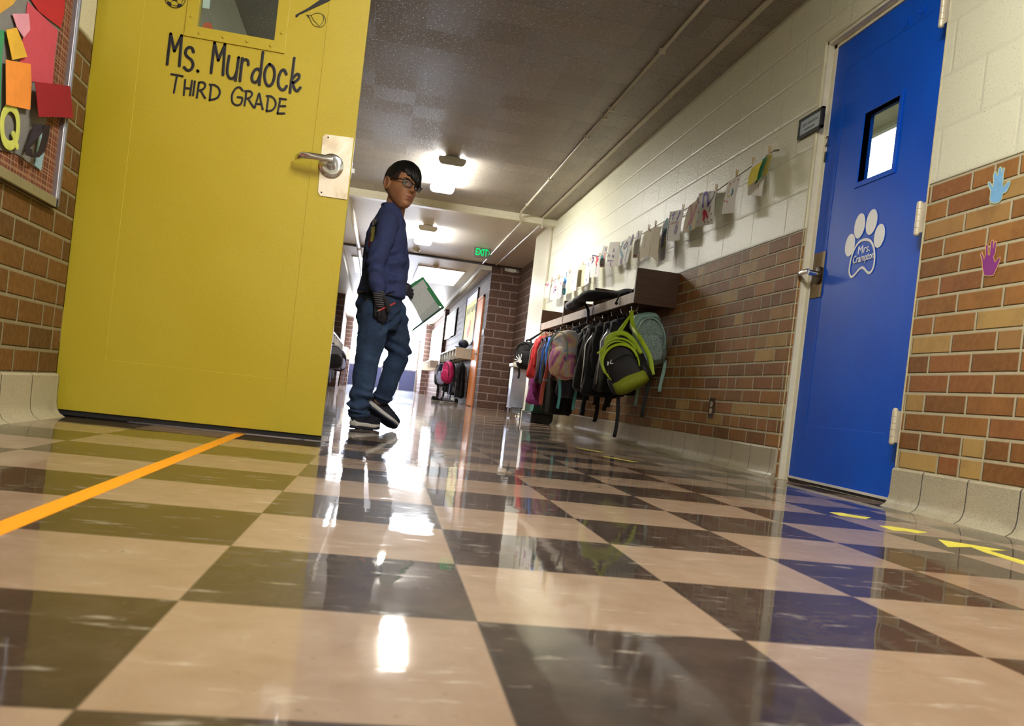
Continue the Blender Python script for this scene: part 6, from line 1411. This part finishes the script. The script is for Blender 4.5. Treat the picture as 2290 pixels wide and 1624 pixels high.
# things laid on the cloth: back pocket, shirt print
from mathutils.bvhtree import BVHTree
def on_cloth(o, u, v, off=0.0015):
    if 'bvh' not in o_cache: o_cache['bvh'] = {}
    if o.name not in o_cache['bvh']:
        W = world_of(o); o_cache['bvh'][o.name] = BVHTree.FromPolygons([W @ x.co for x in o.data.vertices], [tuple(q.vertices) for q in o.data.polygons])
    d = (at(u, v, y=3.6)-CAM).normalized(); h = o_cache['bvh'][o.name].ray_cast(CAM, d)
    return (h[0]+h[1]*off, h[1]) if h[0] is not None else (at(u, v, y=3.5), Vector((0, -1, 0)))
o_cache = {}
def patch(o, quad, nx, ny, mat, name, parent, th=0.002):
    """cloth patch following a garment: quad = 4 corners, TL TR BR BL"""
    A, Bq, Cq, Dq = [Vector((*q, 0)) for q in quad]; b = B(); Gt, Gb = [], []
    for j in range(ny+1):
        r1, r2 = [], []
        for i in range(nx+1):
            q = (A.lerp(Bq, i/nx)).lerp(Dq.lerp(Cq, i/nx), j/ny); p, n = on_cloth(o, q.x, q.y)
            r1.append(b.bm.verts.new(p+n*th)); r2.append(b.bm.verts.new(p-n*th))
        Gt.append(r1); Gb.append(r2)
    for j in range(ny):
        for i in range(nx):
            b.bm.faces.new((Gt[j][i], Gt[j][i+1], Gt[j+1][i+1], Gt[j+1][i])); b.bm.faces.new((Gb[j][i], Gb[j+1][i], Gb[j+1][i+1], Gb[j][i+1]))
    for i in range(nx):
        b.bm.faces.new((Gt[0][i], Gb[0][i], Gb[0][i+1], Gt[0][i+1])); b.bm.faces.new((Gt[ny][i], Gt[ny][i+1], Gb[ny][i+1], Gb[ny][i]))
    for j in range(ny):
        b.bm.faces.new((Gt[j][0], Gt[j+1][0], Gb[j+1][0], Gb[j][0])); b.bm.faces.new((Gt[j][nx], Gb[j][nx], Gb[j+1][nx], Gt[j+1][nx]))
    return smooth_angle(add(name, b, mat, parent), 60)
patch(jn, [(856, 683), (882, 680), (880, 716), (862, 722)], 6, 6, m_denim, 'back_pocket', jn)
for nm, quad, col in (('print_yellow', [(831, 508), (839, 506), (838, 540), (829, 542)], (176, 168, 90)), ('print_white', [(834, 492), (842, 490), (840, 503), (834, 505)], (170, 168, 170)), ('print_maroon', [(826, 522), (831, 520), (829, 552), (824, 554)], (90, 40, 62))):
    patch(sh, quad, 3, 5, M(nm, col, 0.7, var=0.2, scale=120), nm, sh, 0.0012)
# ---- gloves
for (wr, kn, fi, th, el) in ((wrR, knR, fiR, thR, elR), (wrL, knL, fiL, thL, elL)):
    b = B(); hand(b, wr, kn, fi, th, 0.0013); g = add('glove', b, m_glove, boy); remesh(g, 0.0026, 2, 0.4); bake(g)
    up = (el-wr).normalized(); mid = sum(kn, Vector())/4; dn = (mid-wr)
    b = B(); b.chain([wr+up*0.020, wr+up*0.004, wr+dn*0.5, wr+dn*0.92], [0.0275, 0.0275, 0.0295, 0.028], 20); cu = add('cuff', b, m_cuff, g); remesh(cu, 0.003, 2); bake(cu)
# ---- shoes
def sneaker(ankle, heel, toe, side, label=None):
    ax = (toe-heel).normalized(); L = (toe-heel).length; upv = (ankle-heel); upv -= ax*upv.dot(ax); upv.normalize()
    if side < 0: upv = upv+Vector((0, 0.62, 0)); upv -= ax*upv.dot(ax); upv.normalize()
    sd = ax.cross(upv)
    t = empty('sneaker', tuple(heel)); t.parent = boy; t.matrix_parent_inverse = world_of(boy).inverted()
    S_ = [(0.0, 0.018, 0.006), (0.03, 0.028, 0.002), (0.15, 0.033, 0), (0.4, 0.031, 0.002), (0.62, 0.037, 0.0), (0.8, 0.036, 0.001), (0.93, 0.026, 0.005), (1.0, 0.012, 0.010)]
    def sec(f, w, z0, z1, n=20): return [heel+ax*(L*f)+sd*(w*math.copysign(abs(math.cos(a))**0.6, math.cos(a)))+upv*(z0+(z1-z0)*(0.5+0.5*math.copysign(abs(math.sin(a))**0.6, math.sin(a)))) for a in [k*2*PI/n for k in range(n)]]
    b = B(); b.loft([sec(f, w*0.97, z, z+0.012) for f, w, z in S_]); add('outsole', b, m_out, t, True)
    b = B(); b.loft([sec(f, w*1.03, z+0.010+0.004*math.sin(f*9), z+0.040-0.012*f) for f, w, z in S_]); add('midsole', b, m_mid, t, True)
    hts = [0.070, 0.088, 0.092, 0.080, 0.064, 0.050, 0.040, 0.026]
    b = B(); b.loft([sec(f, w*0.98, z+0.02, z+0.022+h*0.86) for (f, w, z), h in zip(S_, hts)])
    b.capsule(heel+ax*(L*0.22)+upv*0.07, ankle+(ankle-heel-upv*0.07).normalized()*0.002, 0.036, 0.036); u = add('upper', b, m_shoe, t); remesh(u, 0.004, 3); bake(u)
    b = B()
    for k in range(4):
        f = 0.40+0.075*k; h = 0.078-0.010*k; b.tube([heel+ax*L*f+sd*0.022+upv*(h-0.008), heel+ax*L*(f+0.02)+upv*(h+0.006), heel+ax*L*f-sd*0.022+upv*(h-0.008)], 0.0026, 6)
    add('laces', b, m_shoe, t, True)
    return t
hR = P3(787, 958, 3.50); hR.z = 0.0; tR = hR+Vector((0.128, 0.135, 0)); tR.z = 0.0
sneaker(Vector((ankR.x, ankR.y, 0.10)), hR, tR, 1)
hL = P3(818, 912, 3.705); tL = P3(884, 966, 3.735); tL.z = 0.004
sneaker(P3(850, 885, 3.715), hL, tL, -1)
# ---- what he carries
t = thing('pencil', tuple(P3(864, 687, 3.412)), 'red pencil held in the boy right hand glove', 'pencil')
a_, e_ = P3(843.5, 696.5, 3.4125), P3(884.5, 677.5, 3.4125); dd = (e_-a_)
add('shaft', B().tube([a_+dd*0.14, e_-dd*0.05], 0.0044, 6), M('red_lacquer', (232, 62, 70), 0.35), t); add('tip', B().tube([a_, a_+dd*0.14], [0.0008, 0.0044], 8), M('pale_tip', (226, 196, 190), 0.5), t); add('end', B().tube([e_-dd*0.05, e_], [0.0044, 0.0025], 6), bpy.data.materials['red_lacquer'], t)
t = thing('clear_pocket', tuple(P3(950, 690, clip_y)), 'green edged clear pocket with a white sheet in the boy left hand', 'clipboard')
A_, B_, C_, D_ = P3(904, 646, clip_y), P3(946, 618.5, clip_y+0.005), P3(994, 688, clip_y+0.03), P3(921, 742, clip_y+0.02)
nb = (C_-B_).cross(A_-B_).normalized(); nb = nb if nb.y < 0 else -nb
def strip(p, q, inn, w0, name, m):
    i0 = (inn-p).normalized()*w0; i1 = (inn-q).normalized()*w0; b = B(); b.poly([p+nb*0.0015, q+nb*0.0015, q+i1+nb*0.0015, p+i0+nb*0.0015], -nb*0.003); return add(name, b, m, t)
mid_ = (A_+B_+C_+D_)/4; m_gb = M('green_binding', (36, 140, 84), 0.4); m_gd = M('dark_green_binding', (22, 74, 58), 0.4)
strip(A_, B_, mid_, 0.028, 'top_binding', m_gb); strip(B_, C_, mid_, 0.032, 'side_binding', m_gb); strip(C_, D_, mid_, 0.014, 'bottom_binding', m_gd)
b = B(); b.poly([A_, B_, C_, D_], -nb*0.0008); add('clear_sleeve', b, glass('clear_sleeve', (246, 250, 250)), t)
pq = [P3(946, 625, clip_y+0.005), P3(985, 690, clip_y+0.03), P3(946, 722, clip_y+0.025), P3(908, 654, clip_y)]
kp = N('written_sheet'); pp = kp.obj(); kp.l(kp.mix(kp.math('MULTIPLY', kp.step(kp.noise(pp, 160, 4, 0.7), 0.52, 0.62), 0.3), lin((216, 222, 224)), lin((120, 126, 134))), kp.b.inputs['Base Color']); kp.set(Roughness=0.7)
add('sheet', B().poly([p+nb*0.0012 for p in pq], -nb*0.001), kp.m, t)
b = B(); e1 = pq[3]+nb*0.0014; e2 = pq[2]+nb*0.0014; b.tube([e1, e1.lerp(e2, 0.5)+Vector((-0.004, 0, 0)), e2], 0.0012, 6); add('sheet_edge', b, m_gd, t)
